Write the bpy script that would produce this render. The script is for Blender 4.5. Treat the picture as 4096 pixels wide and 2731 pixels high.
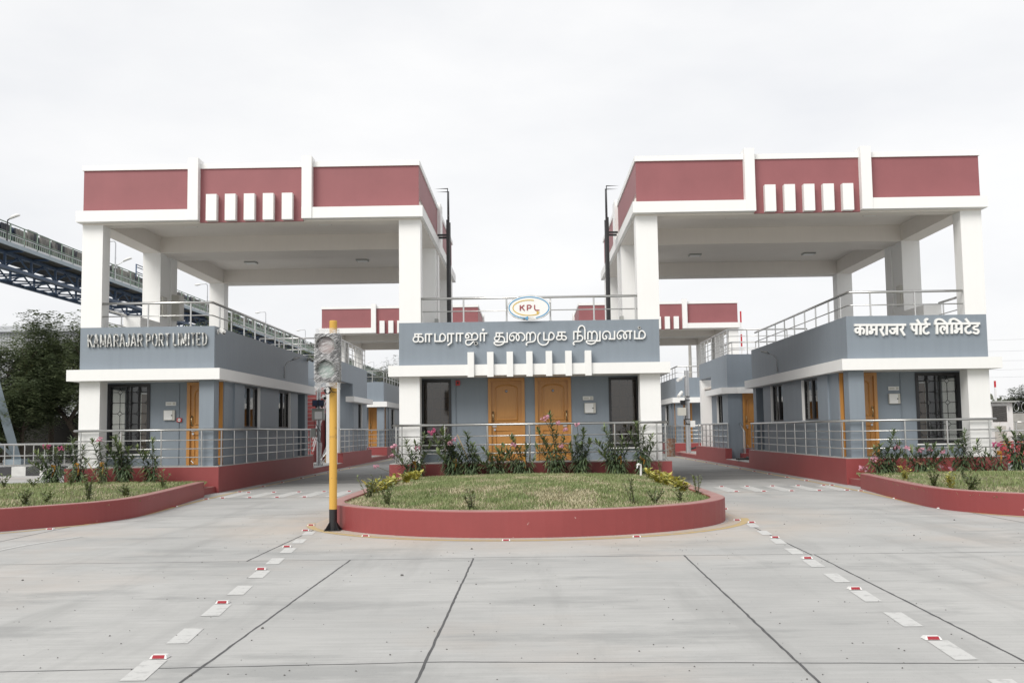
import bpy, math, random
from mathutils import Matrix, Vector, noise as mnoise
random.seed(11)
R = random.random
def U(a, b): return a + (b - a) * R()
for o in list(bpy.data.objects): bpy.data.objects.remove(o)
S = bpy.context.scene
C = S.collection

# ------------------------------------------------------------- camera, sky, sun, exposure
cam = bpy.data.cameras.new('camera'); co = bpy.data.objects.new('camera', cam); C.objects.link(co)
cam.sensor_width = 36.0; cam.lens = 36.914; cam.clip_start = 0.1; cam.clip_end = 3000
M3 = Matrix(((0.9997716, 0.0148014, 0.0154136), (0.0166053, -0.0840941, -0.9963195), (-0.0134507, 0.9963479, -0.0843207)))
co.matrix_world = Matrix.Translation((0, 0, 1.535)) @ M3.to_4x4()
S.camera = co
SUN_EL, SUN_AZ = math.radians(41), math.radians(212)      # azimuth from +Y, clockwise: the sun stands behind the camera, a little to its left
w = bpy.data.worlds.new("World"); S.world = w; w.use_nodes = True
N = w.node_tree.nodes; L = w.node_tree.links
bg = N['Background']
sky = N.new('ShaderNodeTexSky'); sky.sky_type = 'NISHITA'; sky.sun_disc = False
sky.sun_elevation = SUN_EL; sky.sun_rotation = SUN_AZ; sky.air_density = 1.0; sky.dust_density = 3.0; sky.ozone_density = 1.0
hs = N.new('ShaderNodeHueSaturation'); hs.inputs['Saturation'].default_value = 0.22
L.new(sky.outputs[0], hs.inputs['Color'])
tc = N.new('ShaderNodeTexCoord'); mp = N.new('ShaderNodeMapping'); mp.inputs['Scale'].default_value = (1.6, 1.6, 4.2)
L.new(tc.outputs['Generated'], mp.inputs['Vector'])
nz = N.new('ShaderNodeTexNoise'); nz.inputs['Scale'].default_value = 2.2; nz.inputs['Detail'].default_value = 6; nz.inputs['Roughness'].default_value = 0.52
L.new(mp.outputs[0], nz.inputs['Vector'])
rp = N.new('ShaderNodeValToRGB'); rp.color_ramp.elements[0].position = 0.3; rp.color_ramp.elements[1].position = 0.72
rp.color_ramp.elements[0].color = (7.45, 7.56, 7.8, 1); rp.color_ramp.elements[1].color = (8.75, 8.74, 8.74, 1)
L.new(nz.outputs['Fac'], rp.inputs['Fac'])
mx = N.new('ShaderNodeMixRGB'); mx.inputs['Fac'].default_value = 0.86           # unbroken cloud over the sky
L.new(hs.outputs[0], mx.inputs[1]); L.new(rp.outputs[0], mx.inputs[2])
L.new(mx.outputs[0], bg.inputs['Color']); bg.inputs['Strength'].default_value = 0.075
sl = bpy.data.lights.new('sun', 'SUN'); sl.energy = 1.5; sl.angle = math.radians(32); sl.color = (1.0, 0.965, 0.91)
so = bpy.data.objects.new('sun', sl); C.objects.link(so)
sd = Vector((math.sin(SUN_AZ) * math.cos(SUN_EL), math.cos(SUN_AZ) * math.cos(SUN_EL), math.sin(SUN_EL)))
so.rotation_euler = sd.to_track_quat('Z', 'Y').to_euler(); so.location = sd * 60
S.view_settings.view_transform = 'Standard'; S.view_settings.look = 'None'
S.view_settings.exposure = 0.74; S.view_settings.gamma = 1
S.cycles.max_bounces = 8

# ------------------------------------------------------------- materials
MATS = {}
def new(name):
    m = bpy.data.materials.new(name); m.use_nodes = True
    MATS[name] = m
    nt = m.node_tree
    return m, nt.nodes, nt.links, nt.nodes['Principled BSDF']
def coords(n, l, scale=(1, 1, 1), rot=(0, 0, 0), kind='Object'):
    t = n.new('ShaderNodeTexCoord'); q = n.new('ShaderNodeMapping')
    q.inputs['Scale'].default_value = scale; q.inputs['Rotation'].default_value = rot
    l.new(t.outputs[kind], q.inputs['Vector']); return q.outputs[0]
def noise(n, l, vec, scale, detail=4, rough=0.55):
    t = n.new('ShaderNodeTexNoise'); t.inputs['Scale'].default_value = scale; t.inputs['Detail'].default_value = detail
    t.inputs['Roughness'].default_value = rough; l.new(vec, t.inputs['Vector']); return t.outputs['Fac']
def ramp(n, l, fac, stops):
    t = n.new('ShaderNodeValToRGB'); cr = t.color_ramp
    while len(cr.elements) < len(stops): cr.elements.new(0.5)
    for e, (p, c) in zip(cr.elements, stops):
        e.position = p; e.color = (c[0], c[1], c[2], 1) if not isinstance(c, (int, float)) else (c, c, c, 1)
    l.new(fac, t.inputs['Fac']); return t.outputs[0]
def mix(n, l, a, b, fac, mode='MIX'):
    t = n.new('ShaderNodeMixRGB'); t.blend_type = mode
    for sock, v in ((1, a), (2, b), (0, fac)):
        if isinstance(v, (int, float)): t.inputs[sock].default_value = v if sock == 0 else (v, v, v, 1)
        elif isinstance(v, tuple): t.inputs[sock].default_value = (v[0], v[1], v[2], 1)
        else: l.new(v, t.inputs[sock])
    return t.outputs[0]
def bump(n, l, p, h, strength=0.2, dist=0.01):
    b = n.new('ShaderNodeBump'); b.inputs['Strength'].default_value = strength; b.inputs['Distance'].default_value = dist
    l.new(h, b.inputs['Height']); l.new(b.outputs[0], p.inputs['Normal'])
def paint(name, col, rough=0.6, var=0.12, streak=0.10, bmp=0.12, dust=0.0):
    """brushed exterior emulsion on plaster: roller blotches, weak rain streaks, a fine grain"""
    m, n, l, p = new(name)
    v = coords(n, l)
    c = mix(n, l, tuple(x * (1 - var) for x in col), tuple(min(0.86, x * (1 + var)) for x in col), noise(n, l, v, 1.1, 5, 0.6))
    st = ramp(n, l, noise(n, l, coords(n, l, (2.6, 2.6, 0.12)), 3.0, 5, 0.6), [(0.45, 1.0), (0.8, 1 - streak)])
    c = mix(n, l, c, st, 1.0, 'MULTIPLY')
    if dust:                                                  # settled dust and scuffs on ledges, a few chips
        gm = n.new('ShaderNodeNewGeometry'); sp = n.new('ShaderNodeSeparateXYZ'); l.new(gm.outputs['Normal'], sp.inputs[0])
        up = ramp(n, l, sp.outputs[2], [(0.6, 0.0), (0.9, dust)]); k = mix(n, l, up, ramp(n, l, noise(n, l, v, 2.5, 5, 0.6), [(0.3, 0.55), (0.65, 1.0)]), 1.0, 'MULTIPLY')
        c = mix(n, l, c, (0.46, 0.33, 0.29), k)
        c = mix(n, l, c, (0.50, 0.40, 0.36), ramp(n, l, noise(n, l, v, 13, 2, 0.5), [(0.76, 0.0), (0.80, 0.7)]))
    l.new(c, p.inputs['Base Color']); p.inputs['Roughness'].default_value = rough
    bump(n, l, p, noise(n, l, v, 38, 4, 0.6), bmp, 0.01)
    return m
def plain(name, col, rough=0.5, metal=0.0, var=0.08, scale=6.0, bmp=0.0):
    m, n, l, p = new(name)
    v = coords(n, l)
    c = mix(n, l, tuple(x * (1 - var) for x in col), tuple(min(0.9, x * (1 + var)) for x in col), noise(n, l, v, scale, 4))
    l.new(c, p.inputs['Base Color']); p.inputs['Roughness'].default_value = rough; p.inputs['Metallic'].default_value = metal
    if bmp: bump(n, l, p, noise(n, l, v, scale * 4, 4), bmp, 0.02)
    return m
WHITE = paint('white_emulsion', (0.80, 0.80, 0.785), 0.6, 0.035, 0.02)
GREY = paint('slate_grey_emulsion', (0.212, 0.248, 0.285), 0.5, 0.07, 0.08)
RED = paint('brick_red_emulsion', (0.268, 0.092, 0.098), 0.55, 0.16, 0.03)
KERB = paint('red_oxide_paint', (0.252, 0.050, 0.050), 0.5, 0.16, 0.06, dust=0.6)
SOFFIT = paint('ceiling_distemper', (0.74, 0.70, 0.65), 0.8, 0.05, 0.03)
STEEL = plain('stainless_steel', (0.60, 0.60, 0.585), 0.28, 1.0, 0.05, 12)
GALV = plain('galvanised_steel', (0.50, 0.51, 0.52), 0.42, 0.85, 0.16, 9)
BLACK = plain('black_enamel', (0.018, 0.018, 0.02), 0.4)
PLASTIC = plain('white_plastic', (0.72, 0.72, 0.70), 0.35)
BEIGE = plain('beige_box_enamel', (0.50, 0.49, 0.44), 0.4, 0, 0.05)
GREYBOX = plain('grey_box_enamel', (0.34, 0.35, 0.33), 0.4)
REDPL = plain('alarm_red', (0.45, 0.03, 0.03), 0.35)
BRASS = plain('aged_brass', (0.42, 0.34, 0.20), 0.3, 1.0)
RUBBER = plain('black_rubber', (0.03, 0.03, 0.032), 0.7)
BLUE = plain('blue_steel_paint', (0.055, 0.095, 0.17), 0.5, 0, 0.25, 1.2)
PALEBLUE = plain('pale_blue_paint', (0.30, 0.36, 0.40), 0.5, 0, 0.15, 1.5)
SAGE = plain('sage_green_paint', (0.20, 0.27, 0.22), 0.5, 0, 0.15, 2)
PLATE = plain('walkway_plate', (0.10, 0.095, 0.085), 0.7, 0, 0.2, 2)
INSIDE = plain('interior_wall', (0.55, 0.53, 0.48), 0.8)
CURT = None
PLY = plain('brown_partition', (0.30, 0.20, 0.115), 0.6, 0, 0.1)
CARD = plain('cardboard', (0.34, 0.235, 0.14), 0.8)
PAPER = plain('paper', (0.75, 0.75, 0.74), 0.8)
STONE = plain('rubble_stone', (0.30, 0.29, 0.27), 0.9, 0, 0.35, 2.2, 0.8)
LETTER = plain('white_letter_film', (0.80, 0.80, 0.78), 0.4, 0, 0.02)
JOINT = plain('bitumen_joint', (0.085, 0.085, 0.086), 0.9, 0, 0.5, 9)
PEBBLE = plain('dark_grit', (0.12, 0.117, 0.11), 0.9, 0, 0.5, 3)
SOIL = plain('planter_soil', (0.15, 0.145, 0.075), 0.95, 0, 0.4, 5, 0.4)
BARK = plain('bark', (0.10, 0.078, 0.06), 0.9, 0, 0.3, 8, 0.5)
STEM = plain('green_stem', (0.09, 0.085, 0.045), 0.7)
TIMBER = plain('dry_stick', (0.42, 0.31, 0.18), 0.8)
TIE = plain('orange_cloth_tie', (0.42, 0.21, 0.03), 0.8)
BLUEF = plain('emblem_blue', (0.11, 0.32, 0.53), 0.45)
YELF = plain('emblem_gold', (0.62, 0.43, 0.09), 0.45)
MARF = plain('emblem_maroon', (0.30, 0.05, 0.06), 0.5)
STRIPEY = plain('barrier_yellow', (0.65, 0.40, 0.02), 0.5)
BARRED = plain('barrier_red_plastic', (0.48, 0.03, 0.045), 0.45)
NAVY = plain('number_disc_navy', (0.02, 0.03, 0.07), 0.4)
REFL = plain('red_reflector', (0.30, 0.02, 0.03), 0.3)
def wood():
    m, n, l, p = new('varnished_teak_paint')
    g = noise(n, l, coords(n, l, (22, 22, 1.2)), 2.2, 6, 0.6)
    c = mix(n, l, (0.40, 0.18, 0.045), (0.55, 0.27, 0.075), g)
    l.new(c, p.inputs['Base Color']); p.inputs['Roughness'].default_value = 0.32
    bump(n, l, p, g, 0.12, 0.004); return m
DOOR = wood()
def polished():
    m, n, l, p = new('crumpled_polished_steel')
    v = coords(n, l, (1, 1, 0.6))
    f = noise(n, l, v, 26, 3, 0.6)
    l.new(ramp(n, l, noise(n, l, v, 11, 2), [(0.38, (0.20, 0.20, 0.19)), (0.58, (0.78, 0.77, 0.72))]), p.inputs['Base Color'])
    p.inputs['Metallic'].default_value = 0.92; p.inputs['Roughness'].default_value = 0.16
    bump(n, l, p, f, 0.45, 0.03); return m
CHROME = polished()
def glass(name, tint, refl):
    m, n, l, p = new(name)
    out = n['Material Output']; tr = n.new('ShaderNodeBsdfTransparent'); tr.inputs[0].default_value = (*tint, 1)
    gl = n.new('ShaderNodeBsdfGlossy'); gl.inputs['Roughness'].default_value = 0.03
    fr = n.new('ShaderNodeFresnel'); fr.inputs['IOR'].default_value = 1.5
    ad = n.new('ShaderNodeMath'); ad.operation = 'ADD'; ad.use_clamp = True; ad.inputs[1].default_value = refl
    l.new(fr.outputs[0], ad.inputs[0])
    mxs = n.new('ShaderNodeMixShader'); l.new(ad.outputs[0], mxs.inputs[0]); l.new(tr.outputs[0], mxs.inputs[1]); l.new(gl.outputs[0], mxs.inputs[2])
    l.new(mxs.outputs[0], out.inputs[0]); return m
GLASS = glass('tinted_window_glass', (0.78, 0.79, 0.79), 0.01)
DARKGLASS = glass('dark_window_glass', (0.60, 0.57, 0.53), 0.04)
def concrete():
    m, n, l, p = new('concrete_pavement')
    v = coords(n, l)
    base = mix(n, l, (0.352, 0.352, 0.343), (0.440, 0.438, 0.424), ramp(n, l, noise(n, l, v, 0.35, 6, 0.62), [(0.34, 0.0), (0.64, 1.0)]))
    br = noise(n, l, coords(n, l, (0.5, 7, 1)), 2.4, 6, 0.65)                # broom-finish streaks across the lanes
    base = mix(n, l, base, ramp(n, l, br, [(0.3, 0.9), (0.62, 1.03)]), 1.0, 'MULTIPLY')
    rust = ramp(n, l, noise(n, l, v, 0.22, 5, 0.6), [(0.53, 0.0), (0.70, 0.36)])
    base = mix(n, l, base, (0.46, 0.37, 0.30), rust)
    dark = ramp(n, l, noise(n, l, coords(n, l, (0.45, 1.3, 1)), 0.75, 7, 0.68), [(0.53, 0.0), (0.63, 0.7)])
    base = mix(n, l, base, (0.275, 0.278, 0.272), dark)
    tyre = ramp(n, l, noise(n, l, coords(n, l, (0.9, 0.09, 1), (0, 0, 0.12)), 1.6, 6, 0.6), [(0.53, 0.0), (0.66, 0.5)])
    base = mix(n, l, base, (0.28, 0.28, 0.272), tyre)
    pale = ramp(n, l, noise(n, l, coords(n, l, (0.3, 1.6, 1)), 1.3, 6, 0.66), [(0.60, 0.0), (0.72, 0.45)])
    base = mix(n, l, base, (0.50, 0.50, 0.49), pale)
    rd = n.new('ShaderNodeMapping'); rd.inputs['Location'].default_value = (0.018, -5.9, 0); rd.inputs['Scale'].default_value = (0.30, 0.3226, 0); l.new(n.new('ShaderNodeTexCoord').outputs['Object'], rd.inputs['Vector'])
    ln = n.new('ShaderNodeVectorMath'); ln.operation = 'LENGTH'; l.new(rd.outputs[0], ln.inputs[0])
    mr = n.new('ShaderNodeMapRange'); mr.inputs[1].default_value = 1.75; mr.inputs[2].default_value = 1.05; mr.inputs[3].default_value = 0.0; mr.inputs[4].default_value = 0.8; l.new(ln.outputs['Value'], mr.inputs[0])
    base = mix(n, l, base, (0.475, 0.405, 0.335), mix(n, l, mr.outputs[0], ramp(n, l, noise(n, l, v, 0.8, 5, 0.65), [(0.32, 0.1), (0.62, 1.0)]), 1.0, 'MULTIPLY'))     # sandy washout round the planter
    sp = ramp(n, l, noise(n, l, v, 55, 2, 0.5), [(0.26, 0.72), (0.36, 1.0)])
    base = mix(n, l, base, sp, 0.8, 'MULTIPLY')
    l.new(base, p.inputs['Base Color']); p.inputs['Roughness'].default_value = 0.82
    bump(n, l, p, noise(n, l, v, 60, 5, 0.7), 0.25, 0.01); return m
CONC = concrete()
LANE = plain('oil_stain_and_shade_concrete', (0.235, 0.235, 0.228), 0.8, 0, 0.38, 0.9, 0.2)  # older oil-stained lane concrete, part of the canopy shade painted into its darker grey
def worn(name, col, under, cut):
    m, n, l, p = new(name)
    f = ramp(n, l, noise(n, l, coords(n, l), 9, 7, 0.7), [(cut, 0.0), (cut + 0.12, 1.0)])
    l.new(mix(n, l, under, col, f), p.inputs['Base Color']); p.inputs['Roughness'].default_value = 0.75; return m
ROADW = worn('white_road_paint', (0.525, 0.525, 0.51), (0.40, 0.40, 0.39), 0.36)
YELPOLE = worn('yellow_pole_paint', (0.58, 0.34, 0.065), (0.25, 0.14, 0.05), 0.30)
RUST = worn('rusty_drum_paint', (0.20, 0.17, 0.15), (0.16, 0.075, 0.04), 0.45)
CLAD = None
def corrugated():
    m, n, l, p = new('grey_cladding')
    wv = n.new('ShaderNodeTexWave'); wv.inputs['Scale'].default_value = 1.3; l.new(coords(n, l, (1, 1, 0)), wv.inputs['Vector'])
    l.new(mix(n, l, (0.26, 0.27, 0.28), (0.40, 0.41, 0.42), wv.outputs['Fac']), p.inputs['Base Color']); p.inputs['Roughness'].default_value = 0.5
    return m
CLAD = corrugated()
def rustsheet():
    m, n, l, p = new('weathered_sheet')
    f = noise(n, l, coords(n, l, (1, 0.5, 0.25)), 1.2, 5, 0.6)
    l.new(ramp(n, l, f, [(0.45, (0.025, 0.03, 0.04)), (0.50, (0.17, 0.165, 0.15)), (0.62, (0.29, 0.28, 0.25)), (0.72, (0.24, 0.165, 0.11))]), p.inputs['Base Color'])
    p.inputs['Roughness'].default_value = 0.6; return m
SHEET = rustsheet()
def leafmat(name, a, b, scale=3.0, trans=0.25, rough=0.45):
    m, n, l, p = new(name)
    c = mix(n, l, a, b, ramp(n, l, noise(n, l, coords(n, l), scale, 3, 0.7), [(0.3, 0.0), (0.7, 1.0)]))
    l.new(c, p.inputs['Base Color']); p.inputs['Roughness'].default_value = rough
    out = n['Material Output']; t = n.new('ShaderNodeBsdfTranslucent'); l.new(c, t.inputs[0])
    ms = n.new('ShaderNodeMixShader'); ms.inputs[0].default_value = trans
    l.new(p.outputs[0], ms.inputs[1]); l.new(t.outputs[0], ms.inputs[2]); l.new(ms.outputs[0], out.inputs[0]); return m
OLEA = leafmat('oleander_leaf', (0.055, 0.085, 0.046), (0.15, 0.20, 0.10), 2.5, 0.15, 0.36)
OLEB = leafmat('young_oleander_leaf', (0.12, 0.175, 0.065), (0.22, 0.27, 0.11), 4, 0.2, 0.38)
TREEL = leafmat('feathery_tree_leaf', (0.095, 0.130, 0.07), (0.25, 0.29, 0.15), 0.8, 0.4)
TREEY = leafmat('yellowing_pods', (0.20, 0.20, 0.06), (0.30, 0.27, 0.10), 2, 0.25)
FARL = leafmat('far_tree_leaf', (0.085, 0.10, 0.075), (0.15, 0.165, 0.11), 0.5, 0.2)
CROT = leafmat('croton_leaf', (0.22, 0.25, 0.05), (0.80, 0.70, 0.18), 6, 0.2, 0.4)
SHRUB = leafmat('small_shrub_leaf', (0.11, 0.155, 0.055), (0.22, 0.26, 0.10), 6, 0.2)
PINK = leafmat('oleander_petal', (0.55, 0.20, 0.30), (0.72, 0.46, 0.52), 18, 0.3, 0.6)
MAGENTA = leafmat('deep_pink_petal', (0.50, 0.07, 0.20), (0.62, 0.20, 0.32), 18, 0.3, 0.6)
GRASS = leafmat('lawn_blade', (0.135, 0.205, 0.065), (0.30, 0.325, 0.15), 2.1, 0.2, 0.7)
STRAW = leafmat('dry_lawn_blade', (0.36, 0.33, 0.19), (0.55, 0.49, 0.34), 5, 0.2, 0.8)
def wrapmat():
    m, n, l, p = new('stretch_film')
    q = n.new('ShaderNodeMapping'); q.inputs['Scale'].default_value = (3.4, 3.4, 38); l.new(coords(n, l, (1, 1, 1), (0, math.radians(24), 0)), q.inputs['Vector']); v = q.outputs[0]
    f = noise(n, l, v, 3.0, 5, 0.6)
    a = ramp(n, l, f, [(0.45, 0.10), (0.53, 0.38), (0.62, 0.95)])
    p.inputs['Base Color'].default_value = (0.70, 0.70, 0.70, 1); p.inputs['Roughness'].default_value = 0.18
    l.new(a, p.inputs['Alpha']); bump(n, l, p, f, 0.6, 0.03); return m
FILM = wrapmat()
def curtain():
    m, n, l, p = new('white_curtain'); out = n['Material Output']; p.inputs['Base Color'].default_value = (0.8, 0.8, 0.77, 1)
    t = n.new('ShaderNodeBsdfTranslucent'); t.inputs[0].default_value = (0.8, 0.8, 0.77, 1); ms = n.new('ShaderNodeMixShader'); ms.inputs[0].default_value = 0.85
    l.new(p.outputs[0], ms.inputs[1]); l.new(t.outputs[0], ms.inputs[2]); l.new(ms.outputs[0], out.inputs[0]); return m
CURT = curtain()
YELLOWL = worn('yellow_road_paint', (0.47, 0.355, 0.17), (0.41, 0.375, 0.31), 0.36)
DUST = worn('sandy_dust', (0.46, 0.39, 0.31), (0.395, 0.39, 0.375), 0.38)
MORTAR = worn('mortar_splash', (0.52, 0.49, 0.44), (0.40, 0.385, 0.36), 0.45)
def bands(name, a, b, axis, period, off=0.0):
    m, n, l, p = new(name)
    t = n.new('ShaderNodeTexCoord'); s = n.new('ShaderNodeSeparateXYZ'); l.new(t.outputs['Object'], s.inputs[0])
    d = n.new('ShaderNodeMath'); d.operation = 'MULTIPLY_ADD'; d.inputs[1].default_value = 1 / period; d.inputs[2].default_value = off; l.new(s.outputs[axis], d.inputs[0])
    fr = n.new('ShaderNodeMath'); fr.operation = 'FRACT'; l.new(d.outputs[0], fr.inputs[0])
    g = n.new('ShaderNodeMath'); g.operation = 'GREATER_THAN'; g.inputs[1].default_value = 0.5; l.new(fr.outputs[0], g.inputs[0])
    c = mix(n, l, a, b, g.outputs[0]); c = mix(n, l, c, ramp(n, l, noise(n, l, coords(n, l), 3, 5), [(0.3, 0.85), (0.7, 1.05)]), 1.0, 'MULTIPLY')
    l.new(c, p.inputs['Base Color']); p.inputs['Roughness'].default_value = 0.75; return m
ZEBRA = bands('black_white_kerb_paint', (0.60, 0.60, 0.58), (0.045, 0.045, 0.048), 0, 1.13, 0.31)
BOOM = bands('boom_red_white_bands', (0.75, 0.75, 0.75), (0.50, 0.03, 0.04), 2, 1.3, 0.0)

# ------------------------------------------------------------- mesh helpers
class MB:
    def __init__(s, T=None): s.v = []; s.f = []; s.T = T
    def add(s, vs, fs):
        o = len(s.v); s.v += [tuple(p) for p in vs]; s.f += [tuple(i + o for i in q) for q in fs]; return s
    def box(s, x0, x1, y0, y1, z0, z1):
        return s.add([(x0,y0,z0),(x1,y0,z0),(x1,y1,z0),(x0,y1,z0),(x0,y0,z1),(x1,y0,z1),(x1,y1,z1),(x0,y1,z1)],
                     [(0,3,2,1),(4,5,6,7),(0,1,5,4),(1,2,6,5),(2,3,7,6),(3,0,4,7)])
    def prism(s, poly, z0, z1):                      # poly counter-clockwise seen from above
        n = len(poly)
        return s.add([(x, y, z0) for x, y in poly] + [(x, y, z1) for x, y in poly],
                     [tuple(range(n))[::-1], tuple(range(n, 2 * n))] + [(i, (i + 1) % n, n + (i + 1) % n, n + i) for i in range(n)])
    def slab(s, poly, y0, y1):                       # poly in x,z counter-clockwise seen from the front (-y)
        n = len(poly)
        return s.add([(x, y0, z) for x, z in poly] + [(x, y1, z) for x, z in poly],
                     [tuple(range(n)), tuple(range(n, 2 * n))[::-1]] + [((i + 1) % n, i, n + i, n + (i + 1) % n) for i in range(n)])
    def tube(s, pts, r, n=8, cap=True):
        P = [Vector(p) for p in pts]; m = len(P); rs = r if isinstance(r, (list, tuple)) else [r] * m
        vs = []; up = None
        for i in range(m):
            a = (P[i] - P[i-1]).normalized() if i else None
            b = (P[i+1] - P[i]).normalized() if i < m - 1 else None
            t = (a + b).normalized() if a is not None and b is not None and (a + b).length > 1e-6 else (a if a is not None else b)
            k = 1.0
            if a is not None and b is not None: k = min(1.6, 1 / max(0.5, math.sqrt(max(0.0, (1 + a.dot(b)) / 2))))
            if up is None: up = Vector((0, 0, 1)) if abs(t.z) < 0.9 else Vector((1, 0, 0))
            sd_ = t.cross(up).normalized(); u2 = sd_.cross(t).normalized(); up = u2
            for j in range(n):
                q = 2 * math.pi * j / n
                vs.append(P[i] + (sd_ * math.cos(q) * k + u2 * math.sin(q)) * rs[i])
        fs = [(i*n+j, i*n+(j+1) % n, (i+1)*n+(j+1) % n, (i+1)*n+j) for i in range(m-1) for j in range(n)]
        if cap: fs += [tuple(range(n))[::-1], tuple(range((m-1)*n, m*n))]
        return s.add(vs, fs)
    def lathe(s, cx, cy, prof, n=20, axis='z'):
        vs = []
        for r, z in prof:
            for j in range(n):
                q = 2 * math.pi * j / n
                vs.append((cx + r * math.cos(q), cy + r * math.sin(q), z) if axis == 'z' else (cx + r * math.cos(q), z, cy + r * math.sin(q)))
        m = len(prof); fs = []
        for i in range(m - 1):
            for j in range(n):
                q = (i*n+j, i*n+(j+1) % n, (i+1)*n+(j+1) % n, (i+1)*n+j)
                fs.append(q if axis == 'z' else q[::-1])
        e0, e1 = tuple(range(n))[::-1], tuple(range((m-1)*n, m*n))
        fs += [e0, e1] if axis == 'z' else [e0[::-1], e1[::-1]]
        return s.add(vs, fs)
    def data(s, name, mat, off, smooth):
        v = s.v
        if s.T: v = [s.T(*p) for p in v]
        f = s.f
        if s.T and s.T(1, 0, 0)[0] < s.T(0, 0, 0)[0]: f = [q[::-1] for q in f]
        me = bpy.data.meshes.new(name); me.from_pydata([(p[0]-off[0], p[1]-off[1], p[2]-off[2]) for p in v], [], f)
        me.materials.append(mat)
        if smooth: me.polygons.foreach_set('use_smooth', [True] * len(me.polygons))
        me.update(); return me
LOC = {}
def obj(name, mb, mat, parent=None, label=None, kind=None, smooth=False, bevel=0.0):
    off = LOC[parent.name] if parent else (0, 0, 0)
    o = bpy.data.objects.new(name, mb.data(name, mat, off, smooth)); C.objects.link(o)
    if parent: o.parent = parent
    LOC[o.name] = off
    if label: o['label'] = label
    if kind: o['kind'] = kind
    if bevel:
        b = o.modifiers.new('edge', 'BEVEL'); b.width = bevel; b.segments = 2; b.limit_method = 'ANGLE'
    return o
def thing(name, label, cat, loc, group=None):
    o = bpy.data.objects.new(name, None); C.objects.link(o); o.location = loc; LOC[o.name] = tuple(loc)
    o.empty_display_size = 0.2; o['label'] = label; o['category'] = cat
    if group: o['group'] = group
    return o
def single(name, mb, mat, label, cat, loc, group=None, smooth=False, kind=None):
    o = bpy.data.objects.new(name, mb.data(name, mat, loc, smooth)); C.objects.link(o); o.location = loc; LOC[o.name] = tuple(loc)
    o['label'] = label; o['category'] = cat
    if group: o['group'] = group
    if kind: o['kind'] = kind
    return o
def struct(name, mb, mat, smooth=False):
    o = obj(name, mb, mat, None, None, 'structure', smooth); return o
def copy_tree(o, delta, label, group=None, fix=None):
    r = o.copy(); C.objects.link(r); r.location = Vector(o.location) + Vector(delta); r['label'] = label
    if group: r['group'] = group
    def rec(a, b):
        for ch in list(a.children):
            c = ch.copy(); C.objects.link(c); c.parent = b; rec(ch, c)
    rec(o, r); return r
def TR(x, y, z): return (-0.136 - 1.022 * x, y, z)             # the right booth mirrors the left one
def TC(x, y, z): return (12.23 - 1.0076 * (x + 12.09), y, z)   # the right canopy mirrors the left one
DY = 32.95                                                     # the far gate repeats the near one this far back
def wall_x(mb, x0, x1, y0, y1, z0, z1, ops):                   # wall along x with openings (a, b, lo, hi)
    x = x0
    for a, b, lo, hi in sorted(ops):
        if a > x: mb.box(x, a, y0, y1, z0, z1)
        if lo > z0: mb.box(a, b, y0, y1, z0, lo)
        if hi < z1: mb.box(a, b, y0, y1, hi, z1)
        x = b
    if x1 > x: mb.box(x, x1, y0, y1, z0, z1)
def wall_y(mb, x0, x1, y0, y1, z0, z1, ops):
    y = y0
    for a, b, lo, hi in sorted(ops):
        if a > y: mb.box(x0, x1, y, a, z0, z1)
        if lo > z0: mb.box(x0, x1, a, b, z0, lo)
        if hi < z1: mb.box(x0, x1, a, b, hi, z1)
        y = b
    if y1 > y: mb.box(x0, x1, y, y1, z0, z1)

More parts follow.
